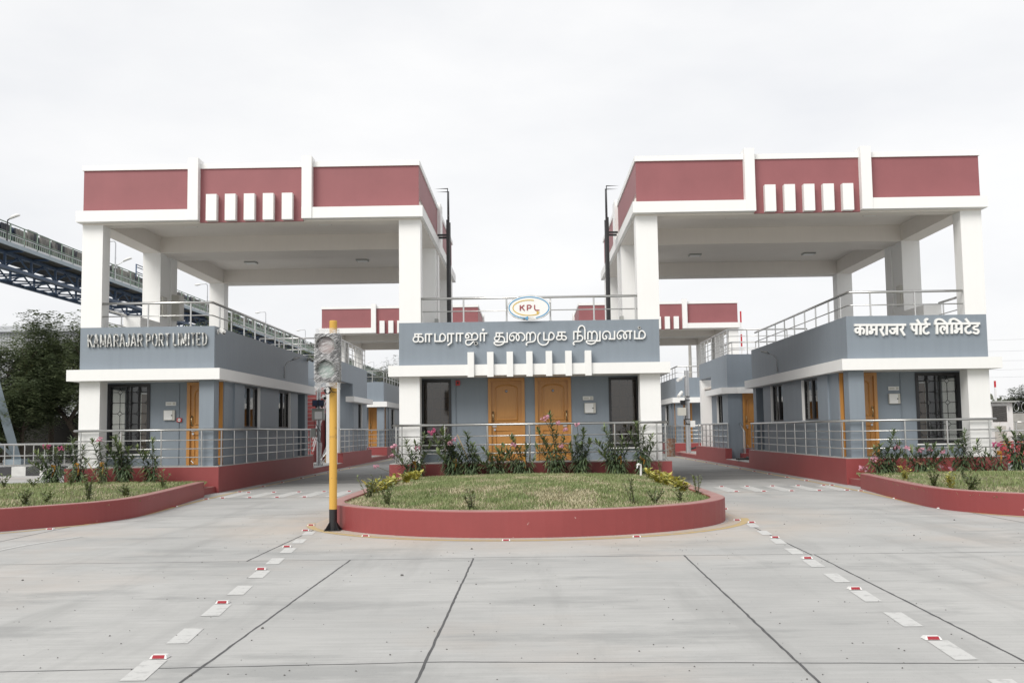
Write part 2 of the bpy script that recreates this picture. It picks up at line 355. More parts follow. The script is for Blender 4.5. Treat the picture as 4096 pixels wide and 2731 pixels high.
# ------------------------------------------------------------- doors, windows
def door(root, T, x0, x1, y, z0, z1, handle_left, number=None):
    fr = MB(T); t = 0.085
    fr.box(x0, x0 + t, y - 0.03, y + 0.16, z0, z1); fr.box(x1 - t, x1, y - 0.03, y + 0.16, z0, z1); fr.box(x0 + t, x1 - t, y - 0.03, y + 0.16, z1 - t, z1)
    d = obj('door', fr, DOOR, root)
    a, b, top = x0 + t, x1 - t, z1 - t
    lf = MB(T); lf.box(a, b, y + 0.035, y + 0.075, z0 + 0.01, top)
    pa, pb = a + 0.12, b - 0.12; c = (pa + pb) / 2
    arch = [(pa, y + 0.032, z0 + 1.12), (pa, y + 0.032, top - 0.24)]
    for k in range(9):
        q = math.pi * (1 - k / 8); arch.append((c + (pb - pa) / 2 * math.cos(q), y + 0.032, top - 0.22 + 0.11 * math.sin(q)))
    arch += [(pb, y + 0.032, top - 0.24), (pb, y + 0.032, z0 + 1.12), (pa, y + 0.032, z0 + 1.12)]
    lf.tube(arch, 0.022, 6)
    for lo, hi in ((0.14, 0.83),):
        lf.tube([(pa, y+0.032, z0+lo), (pa, y+0.032, z0+hi), (pb, y+0.032, z0+hi), (pb, y+0.032, z0+lo), (pa, y+0.032, z0+lo)], 0.022, 6)
    lf.box(pa + 0.07, pb - 0.07, y + 0.02, y + 0.035, z0 + 0.22, z0 + 0.75); lf.box(pa + 0.07, pb - 0.07, y + 0.02, y + 0.035, z0 + 1.2, top - 0.26)
    leaf = obj('door_leaf', lf, DOOR, d)
    hx = a + 0.05 if handle_left else b - 0.05
    h = MB(T); h.tube([(hx, y+0.035, z0+1.34), (hx, y-0.02, z0+1.33), (hx, y-0.025, z0+1.22), (hx, y-0.02, z0+1.11), (hx, y+0.035, z0+1.10)], 0.014, 7)
    h.lathe(hx, z0 + 1.34, [(0.026, y + 0.03), (0.026, y + 0.012)], 10, 'y'); h.lathe(hx, z0 + 1.10, [(0.026, y + 0.03), (0.026, y + 0.012)], 10, 'y')
    obj('door_handle', h, BRASS, d, smooth=True)
    k = MB(T); px = hx + (0.04 if handle_left else -0.04)
    k.box(px - 0.06, px + 0.05, y + 0.01, y + 0.034, z0 + 0.93, z0 + 0.965); k.tube([(px-0.02, y, z0+0.93), (px-0.02, y, z0+0.88), (px+0.02, y, z0+0.88), (px+0.02, y, z0+0.93)], 0.006, 6)
    k.lathe(px, z0 + 0.86, [(0.032, y + 0.01), (0.032, y - 0.02)], 12, 'y'); k.tube([(px - 0.05, y + 0.02, z0 + 0.12), (px + 0.02, y + 0.0, z0 + 0.05)], 0.012, 6)
    obj('padlock', k, GALV, d)
    if number is not None:
        nx, nzz = c, top - 0.28; p = MB(T); p.lathe(nx, nzz, [(0.037, y + 0.018), (0.037, y + 0.010)], 18, 'y')
        pl = obj('number_plate', p, NAVY, d)
        if number:
            g = MB(T); xx = nx - 0.017
            for ch in number:
                for st in DIG[ch]: stroke(g, [(xx + u * 0.022 - 0.006, nzz - 0.017 + v * 0.034) for u, v in st], 0.0075, y + 0.001, 0.008, ramp_=0.0001)
                xx += 0.026
            obj('number', g, LETTER, d)
    return d
def stroke(mb, pts, wd, yf, depth, smooth=False, ramp_=0.0004):
    """one pen stroke: a raised ribbon of even width along pts (x, z); its face recedes a hair along its length so crossings never share a plane"""
    P = [Vector((p[0], p[1])) for p in pts]
    closed = (P[0] - P[-1]).length < 1e-6
    if smooth and len(P) > 2:
        Q = []; n = len(P)
        for i in range(n - 1):
            p0 = P[i-1] if i else (P[-2] if closed else P[0]); p1, p2 = P[i], P[i+1]; p3 = P[i+2] if i + 2 < n else (P[1] if closed else P[-1])
            for k in range(4):
                t = k / 4
                Q.append(0.5 * ((2*p1) + (p2-p0)*t + (2*p0-5*p1+4*p2-p3)*t*t + (3*p1-p0-3*p2+p3)*t**3))
        Q.append(P[-1]); P = Q
    n = len(P); mb.k = getattr(mb, 'k', 0) + 1; y0 = yf + 0.0011 * (mb.k % 7)
    vs = []
    for i in range(n):
        a = (P[i] - P[i-1]).normalized() if i else ((P[0] - P[-2]).normalized() if closed else None)
        b = (P[i+1] - P[i]).normalized() if i < n - 1 else ((P[1] - P[0]).normalized() if closed else None)
        if a is None: a = b
        if b is None: b = a
        t = a + b
        t = t.normalized() if t.length > 0.2 else a
        k = 1 / max(0.6, math.sqrt(max(0, (1 + a.dot(b)) / 2)))
        nn = Vector((-t.y, t.x)) * (wd / 2 * k); y = y0 + ramp_ * i
        for q in (P[i] + nn, P[i] - nn): vs += [(q.x, y, q.y), (q.x, yf + depth, q.y)]
    fs = []
    for i in range(n - 1):
        o, p = i * 4, i * 4 + 4
        fs += [(o, o+2, p+2, p), (o+1, o, p, p+1), (o+2, o+3, p+3, p+2)]
    fs += [(0, 1, 3, 2), ((n-1)*4, (n-1)*4+2, (n-1)*4+3, (n-1)*4+1)]
    mb.add(vs, fs)
DIG = {'1': [[(0.2, 0.75), (0.55, 1), (0.55, 0)]], '5': [[(0.9, 1), (0.2, 1), (0.2, 0.58), (0.7, 0.62), (0.9, 0.35), (0.7, 0.04), (0.15, 0.05)]],
       '6': [[(0.85, 1), (0.35, 0.75), (0.15, 0.35), (0.4, 0.02), (0.8, 0.1), (0.85, 0.4), (0.5, 0.55), (0.2, 0.4)]]}
def grille(mb, x0, x1, y, z0, z1, cols):
    """wrought window bars: uprights that open into diamonds, set out in staggered rows"""
    dx = (x1 - x0) / cols; rows = 6; dz = (z1 - z0) / rows; r = 0.0095; d = dx * 0.27
    for i in range(cols + 1):
        x = x0 + dx * i; zs = z0
        for j in range(rows):
            zc = z0 + dz * (j + 0.5)
            if (i + j) % 2 == 0:
                mb.tube([(x, y, zs), (x, y, zc - d)], r, 5)
                for sx in (-1, 1):
                    if x0 - 1e-6 <= x + sx * d <= x1 + 1e-6: mb.tube([(x, y, zc - d), (x + sx * d, y, zc), (x, y, zc + d)], r, 5)
                if x + dx - d <= x1 and i < cols: mb.tube([(x + d, y, zc), (x + dx - (0 if True else d), y, zc)], r * 0.9, 5)
                if i > 0: mb.tube([(x - d, y, zc), (x - dx, y, zc)], r * 0.9, 5)
                zs = zc + d
        mb.tube([(x, y, zs), (x, y, z1)], r, 5)
def front_window(root, T, x0, x1, y, z0, z1, cols, casement=None, glassmat=GLASS, thick=0.08, gy=0.012):
    fr = MB(T); t = thick
    fr.box(x0, x0+t, y-0.03, y+0.12, z0, z1); fr.box(x1-t, x1, y-0.03, y+0.12, z0, z1); fr.box(x0+t, x1-t, y-0.03, y+0.12, z1-t, z1); fr.box(x0+t, x1-t, y-0.03, y+0.12, z0, z0+t)
    m = obj('window', fr, BLACK, root)
    g = MB(T); grille(g, x0+t, x1-t, y+gy, z0+t, z1-t, cols); obj('window_grille', g, BLACK, m)
    q = MB(T); q.box(x0+t, x1-t, y+0.08, y+0.086, z0+t, z1-t); obj('window_pane', q, glassmat, m)
    sl_ = MB(T); sl_.box(x0-0.03, x1+0.03, y-0.05, y-0.032, z0-0.04, z0-0.005); obj('window_sill', sl_, WHITE, m)
    for a, b in (casement or []):
        e = MB(T)
        e.box(a, a+0.03, y+0.045, y+0.07, z0+t, z1-t); e.box(b-0.03, b, y+0.045, y+0.07, z0+t, z1-t)
        obj('window_sash', e, BLACK, m)
    return m
def side_window(root, T, x, y0, y1, z0, z1):
    """sliding window set back in a lane-side wall that faces +x"""
    fr = MB(T); t = 0.05; xi, xo = x - 0.14, x - 0.07; ym = (y0 + y1) / 2
    fr.box(xi, xo, y0, y0+t, z0, z1); fr.box(xi, xo, y1-t, y1, z0, z1); fr.box(xi, xo, y0+t, y1-t, z0, z0+t); fr.box(xi, xo, y0+t, y1-t, z1-t, z1); fr.box(xi+0.01, xo+0.01, ym-0.05, ym+0.05, z0+t, z1-t)
    m = obj('window', fr, BLACK, root)
    q = MB(T); q.box(xi+0.03, xi+0.035, y0+t, y1-t, z0+t, z1-t); obj('window_pane', q, DARKGLASS, m)
    c = MB(T); n = 10; ya, yb = ym + 0.08, y1 - t
    for k in range(n): c.box(xi-0.06-0.02*(k % 2), xi-0.05-0.02*(k % 2), ya + (yb-ya)*k/n, ya + (yb-ya)*(k+1)/n, z0, z1)
    obj('window_blind', c, INSIDE, m)
    l_ = MB(T); l_.box(x-0.145, x+0.008, y1, y1+0.035, z0-0.03, z1); obj('window_reveal', l_, WHITE, m)
    return m

# ------------------------------------------------------------- the gate booths
def booth_side(T, label):
    X0, X1 = -12.09, -8.45; Y0, Y1 = 28.05, 40.1
    cx = T(-10.3, 0, 0)[0] if T else -10.3
    r = thing('gate_booth', label, 'gatehouse', (cx, 28.05, 0), 'gate booths')
    b = MB(T); b.box(-12.34, -8.23, 27.8, 40.05, -0.05, 0.68); obj('plinth', b, KERB, r)
    b = MB(T); b.box(-12.32, -8.25, 27.82, 40.03, 0.68, 0.70); obj('floor', b, CONC, r)
    b = MB(T); b.box(X0, -11.53, Y0, 28.55, 0.70, 3.0); obj('column', b, WHITE, r)
    b = MB(T); b.box(-8.85, X1, Y0, 28.5, 0.70, 3.0); obj('pillar', b, GREY, r)
    b = MB(T); b.box(-8.85, X1, 39.5, 39.98, 0.70, 3.0); obj('pillar', b, GREY, r)
    b = MB(T)
    wall_x(b, -12.0, X1, 29.0, 29.2, 0.70, 3.0, [(-11.69, -10.51, 1.03, 2.96), (-9.48, -8.48, 0.70, 2.98)])
    wall_y(b, -8.66, X1, 29.2, 38.3, 0.70, 3.0, [(30.97, 32.88, 1.72, 2.97), (35.36, 37.1, 1.72, 2.97)])
    b.box(X1, -8.405, 29.9, 30.93, 0.70, 2.995)
    wall_y(b, -12.0, -11.85, 29.2, 39.8, 0.70, 3.0, [(29.75, 30.85, 0.95, 2.85), (31.7, 32.9, 0.95, 2.85), (33.6, 34.8, 1.0, 2.7)])
    b.box(-11.85, -9.6, 39.65, 39.8, 0.70, 3.0); b.box(-9.6, -9.45, 38.45, 39.8, 0.70, 3.0); b.box(-9.6, -8.66, 38.3, 38.45, 0.70, 2.999)
    obj('wall', b, GREY, r)
    b = MB(T); b.box(-11.85, -9.7, 33.2, 33.3, 0.70, 3.0); obj('inner_wall', b, INSIDE, r)
    b = MB(T); b.box(-11.46, -11.2, 30.9, 30.94, 0.70, 2.75); obj('partition', b, PLY, r)
    for ya, yb in ((29.75, 30.85), (31.7, 32.9)):
        b = MB(T); b.box(-11.93, -11.925, ya, yb, 0.95, 2.85); obj('curtain', b, CURT, r)
    b = MB(T); b.box(-12.34, -8.23, 27.8, 40.43, 3.0, 3.3); obj('ledge', b, WHITE, r)
    b = MB(T); b.box(X0, X1, Y0, 28.2, 3.3, 4.45); b.box(-8.6, X1, 28.2, 40.1, 3.3, 4.45); b.box(X0, -11.94, 28.2, 40.1, 3.3, 4.45); b.box(-11.94, -8.6, 39.95, 40.1, 3.3, 4.45); obj('parapet', b, GREY, r)
    b = MB(T); b.box(-12.04, -11.53, 30.9, 32.53, 4.45, 5.05); obj('low_wall', b, WHITE, r)
    door(r, T, -9.48, -8.48, 29.0, 0.70, 2.98, True)
    front_window(r, T, -11.69, -10.51, 29.0, 1.03, 2.96, 4, [(-11.2, -11.05), (-10.86, -10.8)])
    side_window(r, T, X1, 30.97, 32.85, 1.72, 2.97); side_window(r, T, X1, 35.36, 37.07, 1.72, 2.97)
    return r
def booth_centre(label):
    X0, X1 = -3.47, 3.51; Y0 = 28.05
    r = thing('gate_booth', label, 'gatehouse', (0.02, 28.05, 0), 'gate booths')
    b = MB(); b.box(-3.71, 3.73, 27.8, 40.05, -0.05, 0.68); obj('plinth', b, KERB, r)
    b = MB(); b.box(-3.69, 3.71, 27.82, 40.03, 0.68, 0.70); obj('floor', b, CONC, r)
    for a, c in ((X0, -2.92), (2.96, X1)):
        b = MB(); b.box(a, c, Y0, 28.55, 0.70, 3.0); obj('column', b, WHITE, r)
    b = MB()
    wall_x(b, X0, X1, 29.0, 29.2, 0.70, 3.0, [(-2.99, -2.15, 1.04, 2.96), (-1.13, -0.12, 0.70, 2.98), (0.16, 1.16, 0.70, 2.98), (2.20, 3.04, 1.04, 2.96)])
    b.box(X0, -3.3, 29.2, 39.8, 0.70, 3.0); b.box(3.34, X1, 29.2, 39.8, 0.70, 3.0); b.box(-3.3, 3.34, 39.65, 39.8, 0.70, 3.0); obj('wall', b, GREY, r)
    for a, c in ((-2.0, -1.9), (2.0, 2.1)):
        b = MB(); b.box(a, c, 29.2, 33.0, 0.70, 3.0); obj('inner_wall', b, INSIDE, r)
    b = MB(); b.box(-3.0, -2.2, 29.5, 29.54, 0.70, 2.85); b.box(2.2, 3.02, 29.5, 29.54, 0.70, 2.85); obj('partition', b, PLY, r)
    b = MB(); b.box(-3.73, 3.75, 27.8, 40.43, 3.0, 3.29); obj('ledge', b, WHITE, r)
    b = MB(); b.box(X0, X1, Y0, 28.2, 3.29, 4.45); b.box(X0, -3.32, 28.2, 40.1, 3.29, 4.45); b.box(3.36, X1, 28.2, 40.1, 3.29, 4.45); b.box(-3.32, 3.36, 39.95, 40.1, 3.29, 4.45); obj('parapet', b, GREY, r)
    for k in range(7):
        x = -1.615 + 0.5185 * k; b = MB(); b.box(x, x + 0.168, 27.72, 28.048, 3.292, 3.615); b.box(x, x + 0.168, 27.72, 27.798, 2.955, 3.292); obj('ledge_fin', b, WHITE, r)
    door(r, None, -1.13, -0.12, 29.0, 0.70, 2.98, True, '15'); door(r, None, 0.16, 1.16, 29.0, 0.70, 2.98, False, '16')
    front_window(r, None, -2.99, -2.15, 29.0, 1.04, 2.96, 3, None, DARKGLASS, 0.07, 0.11); front_window(r, None, 2.20, 3.04, 29.0, 1.04, 2.96, 3, None, DARKGLASS, 0.07, 0.11)
    return r
def canopy(T, label):
    xL, xR = -12.09, -2.88; cx = T(-7.5, 0, 0)[0] if T else -7.5
    r = thing('gate_canopy', label, 'canopy', (cx, 28.05, 4.45), 'gate canopies')
    for x0, x1 in ((xL, -11.53), (-3.46, xR)):
        for y0, y1 in ((28.05, 28.55), (32.54, 33.1), (33.55, 34.1), (39.43, 39.98)):
            b = MB(T); b.box(x0, x1, y0, y1, 4.45, 7.25); obj('column', b, WHITE, r)
        b = MB(T); b.box(x0+0.05, x1-0.05, 33.1, 33.55, 4.45, 7.25); obj('infill_panel', b, WHITE, r)
    b = MB(T); b.box(xL, xR, 28.05, 28.5, 7.25, 7.75); b.box(xL, xR, 32.54, 34.1, 7.25, 7.75); b.box(xL, xR, 39.4, 39.98, 7.25, 7.75)
    for x0, x1 in ((xL, -11.53), (-3.46, xR)): b.box(x0, x1, 28.5, 32.54, 7.252, 7.75); b.box(x0, x1, 34.1, 39.4, 7.252, 7.75)
    obj('beam', b, SOFFIT, r)
    b = MB(T); b.box(-12.06, -2.91, 28.16, 39.97, 7.75, 7.9); obj('ceiling', b, SOFFIT, r)
    b = MB(T)                                                   # white lower band, broken at the middle bay of the front
    b.box(-12.18, -8.86, 27.8, 28.048, 7.3, 7.6); b.box(-6.05, -2.79, 27.8, 28.048, 7.3, 7.6)
    b.box(-12.18, xL-0.002, 28.048, 40.3, 7.3, 7.6); b.box(xR+0.002, -2.79, 28.048, 40.3, 7.3, 7.6); b.box(-12.18, -2.79, 40.3, 40.55, 7.3, 7.6); b.box(xL-0.002, xR+0.002, 39.982, 40.3, 7.3, 7.6)
    obj('fascia_band', b, WHITE, r)
    for x0, x1 in ((-9.14, -8.86), (-6.05, -5.78)):
        b = MB(T)
        if x0 < -8: b.box(x0, x1, 27.77, 28.25, 7.6, 9.0); b.box(x0, x1+0.004, 27.77, 27.8, 7.296, 7.6)
        else: b.box(x0, x1, 27.77, 28.25, 7.6, 9.0); b.box(x0-0.004, x1, 27.77, 27.8, 7.296, 7.6); b.box(x0 + 0.27 - 0.27, x1, 27.8, 28.047, 7.6, 7.601)
        obj('pier', b, WHITE, r)
    b = MB(T); b.box(-12.06, -8.86, 28.0, 28.15, 7.6, 8.74); b.box(-8.86, -6.05, 27.99, 28.15, 7.6, 8.74); b.box(-8.86, -6.05, 27.99, 28.046, 7.262, 7.6); b.box(-6.05, -2.91, 28.0, 28.15, 7.6, 8.74)
    b.box(-12.06, -11.9, 28.15, 40.1, 7.6, 8.74); b.box(-3.07, -2.91, 28.15, 40.1, 7.6, 8.74); b.box(-11.9, -3.07, 39.98, 40.1, 7.6, 8.74)
    obj('parapet', b, RED, r)
    b = MB(T)
    for a, c in ((-12.09, -9.14), (-8.86, -6.05), (-5.78, -2.88)): b.box(a, c, 27.95, 28.2, 8.74, 8.88)
    b.box(-12.09, -11.86, 28.2, 40.38, 8.74, 8.88); b.box(-3.11, -2.88, 28.2, 33.7, 8.74, 8.88); b.box(-3.11, -2.88, 34.5, 40.38, 8.74, 8.88); b.box(-11.86, -3.11, 39.95, 40.13, 8.74, 8.88)
    obj('coping', b, WHITE, r)
    for k in range(5):
        x = -8.645 + 0.514 * k; b = MB(T); b.box(x, x + 0.285, 27.79, 27.988, 7.28, 8.0); obj('fascia_fin', b, WHITE, r)
    for x0, x1 in ((-2.91, -2.80), (-12.17, -12.06)):
        b = MB(T); b.box(x0, x1, 33.7, 34.5, 7.6, 8.95); obj('pier', b, WHITE, r)
    return r
BL = booth_side(None, 'grey booth under the polished English lettering, near left')
BR = booth_side(TR, 'grey booth under the white Hindi lettering, near right')
BC = booth_centre('middle grey booth with doors 15 and 16 and seven white fins')
CL = canopy(None, 'red and white roof canopy over the near left lane')
CR = canopy(TC, 'red and white roof canopy over the near right lane')
D = (0, DY, 0)
copy_tree(BL, D, 'small grey booth with orange door far down the left lane')
copy_tree(BR, D, 'small grey booth with a paper notice on its door, far right lane')
copy_tree(BC, D, 'far middle booth directly behind the booth with doors 15 and 16')
copy_tree(CL, D, 'smaller distant red canopy seen beyond the left lane')
copy_tree(CR, D, 'smaller distant red canopy seen beyond the right lane')
for nm, T, side in (('L', TC and None, 'left'), ('R', TC, 'right')):
    pts = ((-10.02, 32.0, 'outer front'), (-6.0, 32.0, 'inner front'), (-10.02, 37.6, 'outer rear'), (-5.95, 37.5, 'inner rear'))
    for x, y, wh in pts:
        if y < 33: y = 30.6
        xx = T(x, 0, 0)[0] if T else x
        t = thing('ceiling_light', 'square ceiling light, %s one under the near %s canopy' % (wh, side), 'ceiling light', (xx, y, 7.75), 'ceiling lights')
        b = MB(); b.box(xx-0.21, xx+0.21, y-0.21, y+0.21, 7.70, 7.748); obj('light_housing', b, GREYBOX, t)
        b = MB(); b.box(xx-0.18, xx+0.18, y-0.18, y+0.18, 7.69, 7.70); obj('diffuser', b, PLASTIC, t)

# ------------------------------------------------------------- stair blocks in the middle of each side island
def stair_block_left():
    r = thing('stair_block', 'grey stair block with red steps beside the yellow signal pole', 'building', (-10.3, 46.5, 0), 'stair blocks')
    b = MB(); b.box(-12.0, -8.23, 40.05, 46.38, -0.05, 0.2); b.box(-8.48, -8.23, 46.38, 54.8, -0.05, 0.65); b.box(-12.0, -8.48, 46.38, 60.7, -0.05, 0.2); b.box(-8.48, -8.23, 54.8, 60.7, -0.05, 0.2); obj('plinth', b, KERB, r)
    b = MB(); b.box(-11.98, -8.25, 40.07, 46.36, 0.2, 0.215); b.box(-11.98, -8.5, 46.4, 60.6, 0.2, 0.215); obj('floor', b, CONC, r)
    b = MB(); b.box(-9.0, -8.46, 46.52, 46.92, 0.2, 3.85); obj('column', b, WHITE, r)
    b = MB(); wall_x(b, -12.1, -8.46, 50.275, 50.45, 0.2, 3.345, [(-11.3, -9.75, 0.2, 3.345)]); b.box(-9.75, -8.605, 50.275, 50.45, 3.345, 3.898); wall_y(b, -8.65, -8.45, 50.45, 54.67, 0.2, 3.35, [(51.9, 53.1, 1.73, 2.97)]); b.box(-12.1, -12.0, 46.6, 54.67, 0.2, 3.3); b.box(-12.0, -8.65, 54.5, 54.67, 0.2, 3.3)
    b.box(-9.75, -9.6, 50.45, 54.5, 0.2, 3.9); obj('wall', b, GREY, r)
    b = MB(); b.box(-12.1, -8.45, 46.5, 46.65, 3.95, 4.75); b.box(-8.6, -8.45, 46.65, 50.27, 3.86, 4.75); b.box(-8.6, -8.45, 50.27, 54.67, 3.35, 4.75); b.box(-12.1, -11.95, 46.65, 54.67, 3.3, 4.75); b.box(-11.95, -8.6, 54.52, 54.67, 3.3, 4.75); obj('parapet', b, GREY, r)
    b = MB(); b.box(-9.6, -8.6, 46.65, 54.52, 3.9, 4.05); obj('terrace', b, SOFFIT, r)
    b = MB(); b.box(-8.449, -8.05, 48.3, 54.1, 2.96, 3.2); obj('ledge', b, WHITE, r)
    side_window(r, None, -8.45, 51.9, 53.06, 1.73, 2.97)
    b = MB(); t = MB()
    for k in range(19):
        y = 47.2 + 0.27 * k; z = 0.2 + 0.19 * k; b.box(-11.2, -9.8, y, y + 0.27, 0.2, z + 0.175); t.box(-11.2, -9.8, y - 0.02, y + 0.27, z + 0.175, z + 0.19)
    s_ = obj('staircase', b, KERB, r); obj('stair_tread', t, CONC, s_)
    for dz in (0.95, 0.65, 0.4):
        b = MB(); b.tube([(-9.76, 47.3, 0.3 + dz), (-9.76, 52.0, 3.6 + dz)], 0.022, 6); obj('stair_handrail', b, STEEL, r)
    return r
def stair_block_right():
    r = thing('stair_block', 'grey block with orange door and red entry steps behind the right booth', 'building', (10.3, 45.1, 0), 'stair blocks')
    b = MB(); b.box(8.28, 12.1, 39.5, 44.85, -0.05, 0.2); b.box(8.28, 8.56, 44.85, 52.7, -0.05, 0.65); b.box(8.56, 12.1, 45.2, 60.7, -0.05, 0.2); b.box(8.28, 8.56, 52.7, 60.7, -0.05, 0.2); obj('plinth', b, KERB, r)
    b = MB(); b.box(8.3, 12.08, 39.52, 44.83, 0.2, 0.215); b.box(8.58, 12.08, 52.5, 60.6, 0.2, 0.215); obj('floor', b, CONC, r)
    b = MB(); b.box(8.5, 9.05, 52.0, 52.4, 0.2, 3.88); obj('column', b, WHITE, r)
    b = MB(); wall_x(b, 8.5, 12.1, 45.1, 45.3, 0.2, 3.35, [(9.12, 10.12, 0.66, 2.98)]); wall_y(b, 8.5, 8.7, 45.3, 49.1, 0.2, 3.35, [(46.4, 47.75, 1.73, 2.97)]); b.box(8.7, 12.1, 48.9, 49.1, 0.2, 3.35); b.box(12.0, 12.1, 45.3, 48.9, 0.2, 3.35); obj('wall', b, GREY, r)
    b = MB(); b.box(8.5, 12.1, 45.1, 45.25, 3.35, 4.66); b.box(8.5, 8.65, 45.25, 49.1, 3.35, 4.66); b.box(8.5, 8.65, 49.1, 52.4, 3.9, 4.66); b.box(11.95, 12.1, 45.25, 52.4, 3.35, 4.66); b.box(8.65, 11.95, 52.25, 52.4, 3.9, 4.66); obj('parapet', b, GREY, r)
    b = MB(); b.box(8.65, 11.95, 45.25, 52.25, 3.4, 3.5); obj('terrace', b, SOFFIT, r)
    b = MB(); b.prism([(8.22, 49.2), (8.22, 44.95), (8.9, 44.95), (9.0, 44.8), (12.2, 44.8), (12.2, 45.098), (8.498, 45.098), (8.498, 49.2)], 2.98, 3.24); obj('ledge', b, WHITE, r)
    door(r, None, 9.12, 10.12, 45.1, 0.66, 2.98, True, '')
    side_window(r, lambda x, y, z: (8.5 - (x - 8.5), y, z), 8.5, 46.4, 47.72, 1.73, 2.97)
    b = MB(); b.box(8.95, 10.4, 44.4, 45.098, 0.216, 0.44); b.box(9.1, 10.4, 44.75, 45.098, 0.44, 0.64); obj('entry_step', b, KERB, r)
    b = MB(); b.tube([(9.05, 44.5, 0.216), (9.05, 44.5, 1.35), (9.0, 44.9, 1.6), (8.98, 45.08, 1.7)], 0.03, 7); b.tube([(9.05, 44.85, 0.4), (9.05, 44.85, 1.5)], 0.022, 6); obj('stair_handrail', b, STEEL, r)
    return r
SBL = stair_block_left(); SBR = stair_block_right()

# ------------------------------------------------------------- stainless railings
def along(path, d):
    for a, b in zip(path, path[1:]):
        n = math.dist(a, b)
        if d <= n: return tuple(a[i] + (b[i]-a[i]) * d / n for i in range(2))
        d -= n
    return path[-1]
def railing(label, path, z0, top, rails, posts, T=None, rt=0.034, group='stainless railings'):
    P = [T(x, y, 0)[:2] if T else (x, y) for x, y in path]; q = [T(x, y, 0)[:2] if T else (x, y) for x, y in posts]
    r = thing('railing', label, 'railing', (P[0][0], P[0][1], z0), group)
    b = MB(); b.tube([(x, y, top) for x, y in P], rt, 10); obj('handrail', b, STEEL, r, smooth=True)
    for z in rails:
        b = MB(); b.tube([(x, y, z) for x, y in P], 0.016, 7); obj('rail', b, STEEL, r, smooth=True)
    for x, y in q:
        b = MB(); b.tube([(x, y, z0), (x, y, top - 0.01)], 0.023, 8); b.lathe(x, y, [(0.05, z0), (0.05, z0 + 0.012)], 10); obj('post', b, STEEL, r)
    return r
low = [1.395, 1.165, 0.94]
pl = [(-12.11, 28.5), (-11.97, 27.93), (-10.89, 27.93), (-9.81, 27.93), (-8.73, 27.93)] + [(-8.3, y) for y in (28.26, 29.5, 30.8, 32.03, 33.3, 34.5, 35.7, 36.93, 38.1, 39.3, 39.74)]
pathL = [(-12.13, 28.9), (-12.13, 27.93), (-8.3, 27.93), (-8.3, 39.78)]
A1 = railing('stainless railing on the red plinth under the English lettering', pathL, 0.70, 1.67, low, pl)
A2 = railing('stainless railing on the red plinth under the Hindi lettering', pathL, 0.70, 1.67, low, pl, TR)
pc = [(x, 27.9) for x in (-3.54, -3.38, -2.25, -1.12, 0.0, 1.12, 2.25, 3.36, 3.59)] + [(x, 29.1 + 1.2 * k) for x in (-3.6, 3.63) for k in range(9)]
A3 = railing('stainless railing before doors 15 and 16 of the middle booth', [(-3.6, 39.8), (-3.6, 27.9), (3.63, 27.9), (3.63, 39.8)], 0.70, 1.70, [1.40, 1.17, 0.945], pc)
copy_tree(A1, D, 'distant stainless railing on the plinth down the left lane'); copy_tree(A2, D, 'distant stainless railing on the plinth down the right lane')
pu = [(-10.28, 28.12), (-9.12, 28.12)] + [(-8.55, y) for y in (28.85, 30.0, 31.35, 32.6, 33.9, 35.2, 36.5, 37.86, 39.2)]
pathU = [(-11.53, 28.12), (-8.62, 28.12), (-8.55, 28.2), (-8.55, 39.8)]
B1 = railing('two-rail terrace railing above the English lettering', pathU, 4.45, 5.10, [4.75], pu)
B2 = railing('two-rail terrace railing above the Hindi lettering', pathU, 4.45, 5.10, [4.75], pu, TR)
copy_tree(B1, D, 'distant terrace railing on the far booth of the left lane'); copy_tree(B2, D, 'distant terrace railing on the far booth of the right lane')
po = [(-11.98, 29.2), (-11.98, 30.6)]
railing('short terrace railing on the outer edge behind the left white column', [(-11.98, 28.56), (-11.98, 30.9)], 4.45, 5.10, [4.75], po)
railing('short terrace railing on the outer edge behind the far right white column', [(-11.98, 28.56), (-11.98, 30.9)], 4.45, 5.10, [4.75], po, TR)
railing('terrace railing that carries the oval emblem', [(-2.9, 28.12), (2.95, 28.12)], 4.45, 5.10, [4.75], [(x, 28.12) for x in (-2.86, -1.73, -0.57, 0.61, 1.78, 2.9)])
railing('four-rail roof railing of the stair block beside the yellow pole', [(-12.0, 46.58), (-8.53, 46.58), (-8.53, 54.5)], 4.75, 5.76, [5.0, 5.25, 5.5], [(-12 + 0.87 * k, 46.58) for k in range(5)] + [(-8.53, 47.6 + 1.0 * k) for k in range(7)] + [(-8.53, 54.45)])
railing('four-rail roof railing of the block behind the right booth', [(12.0, 45.18), (8.58, 45.18), (8.58, 52.3)], 4.66, 5.72, [4.92, 5.18, 5.44], [(12 - 0.86 * k, 45.18) for k in range(5)] + [(8.58, 46.2 + 1.0 * k) for k in range(6)] + [(8.58, 52.25)])
railing('inner stair railing on the roof of the block behind the right booth', [(9.4, 51.5), (9.4, 48.5), (11.5, 48.5)], 3.5, 5.45, [4.85, 5.1], [(9.4, 51.5), (9.4, 50), (9.4, 48.5), (10.5, 48.5)])
railing('lane-side railing of the stair block beside the yellow pole', [(-8.34, 46.3), (-8.34, 54.35), (-9.3, 54.35)], 0.65, 1.68, [1.40, 1.15, 0.90], [(-8.34, 46.3 + 1.15 * k) for k in range(8)] + [(-9.2, 54.35)])
railing('lane-side railing of the block behind the right booth', [(8.42, 44.95), (8.42, 52.6), (9.4, 52.6)], 0.65, 1.70, [1.42, 1.16, 0.90], [(8.42, 44.95 + 1.09 * k) for k in range(8)] + [(9.3, 52.6)])

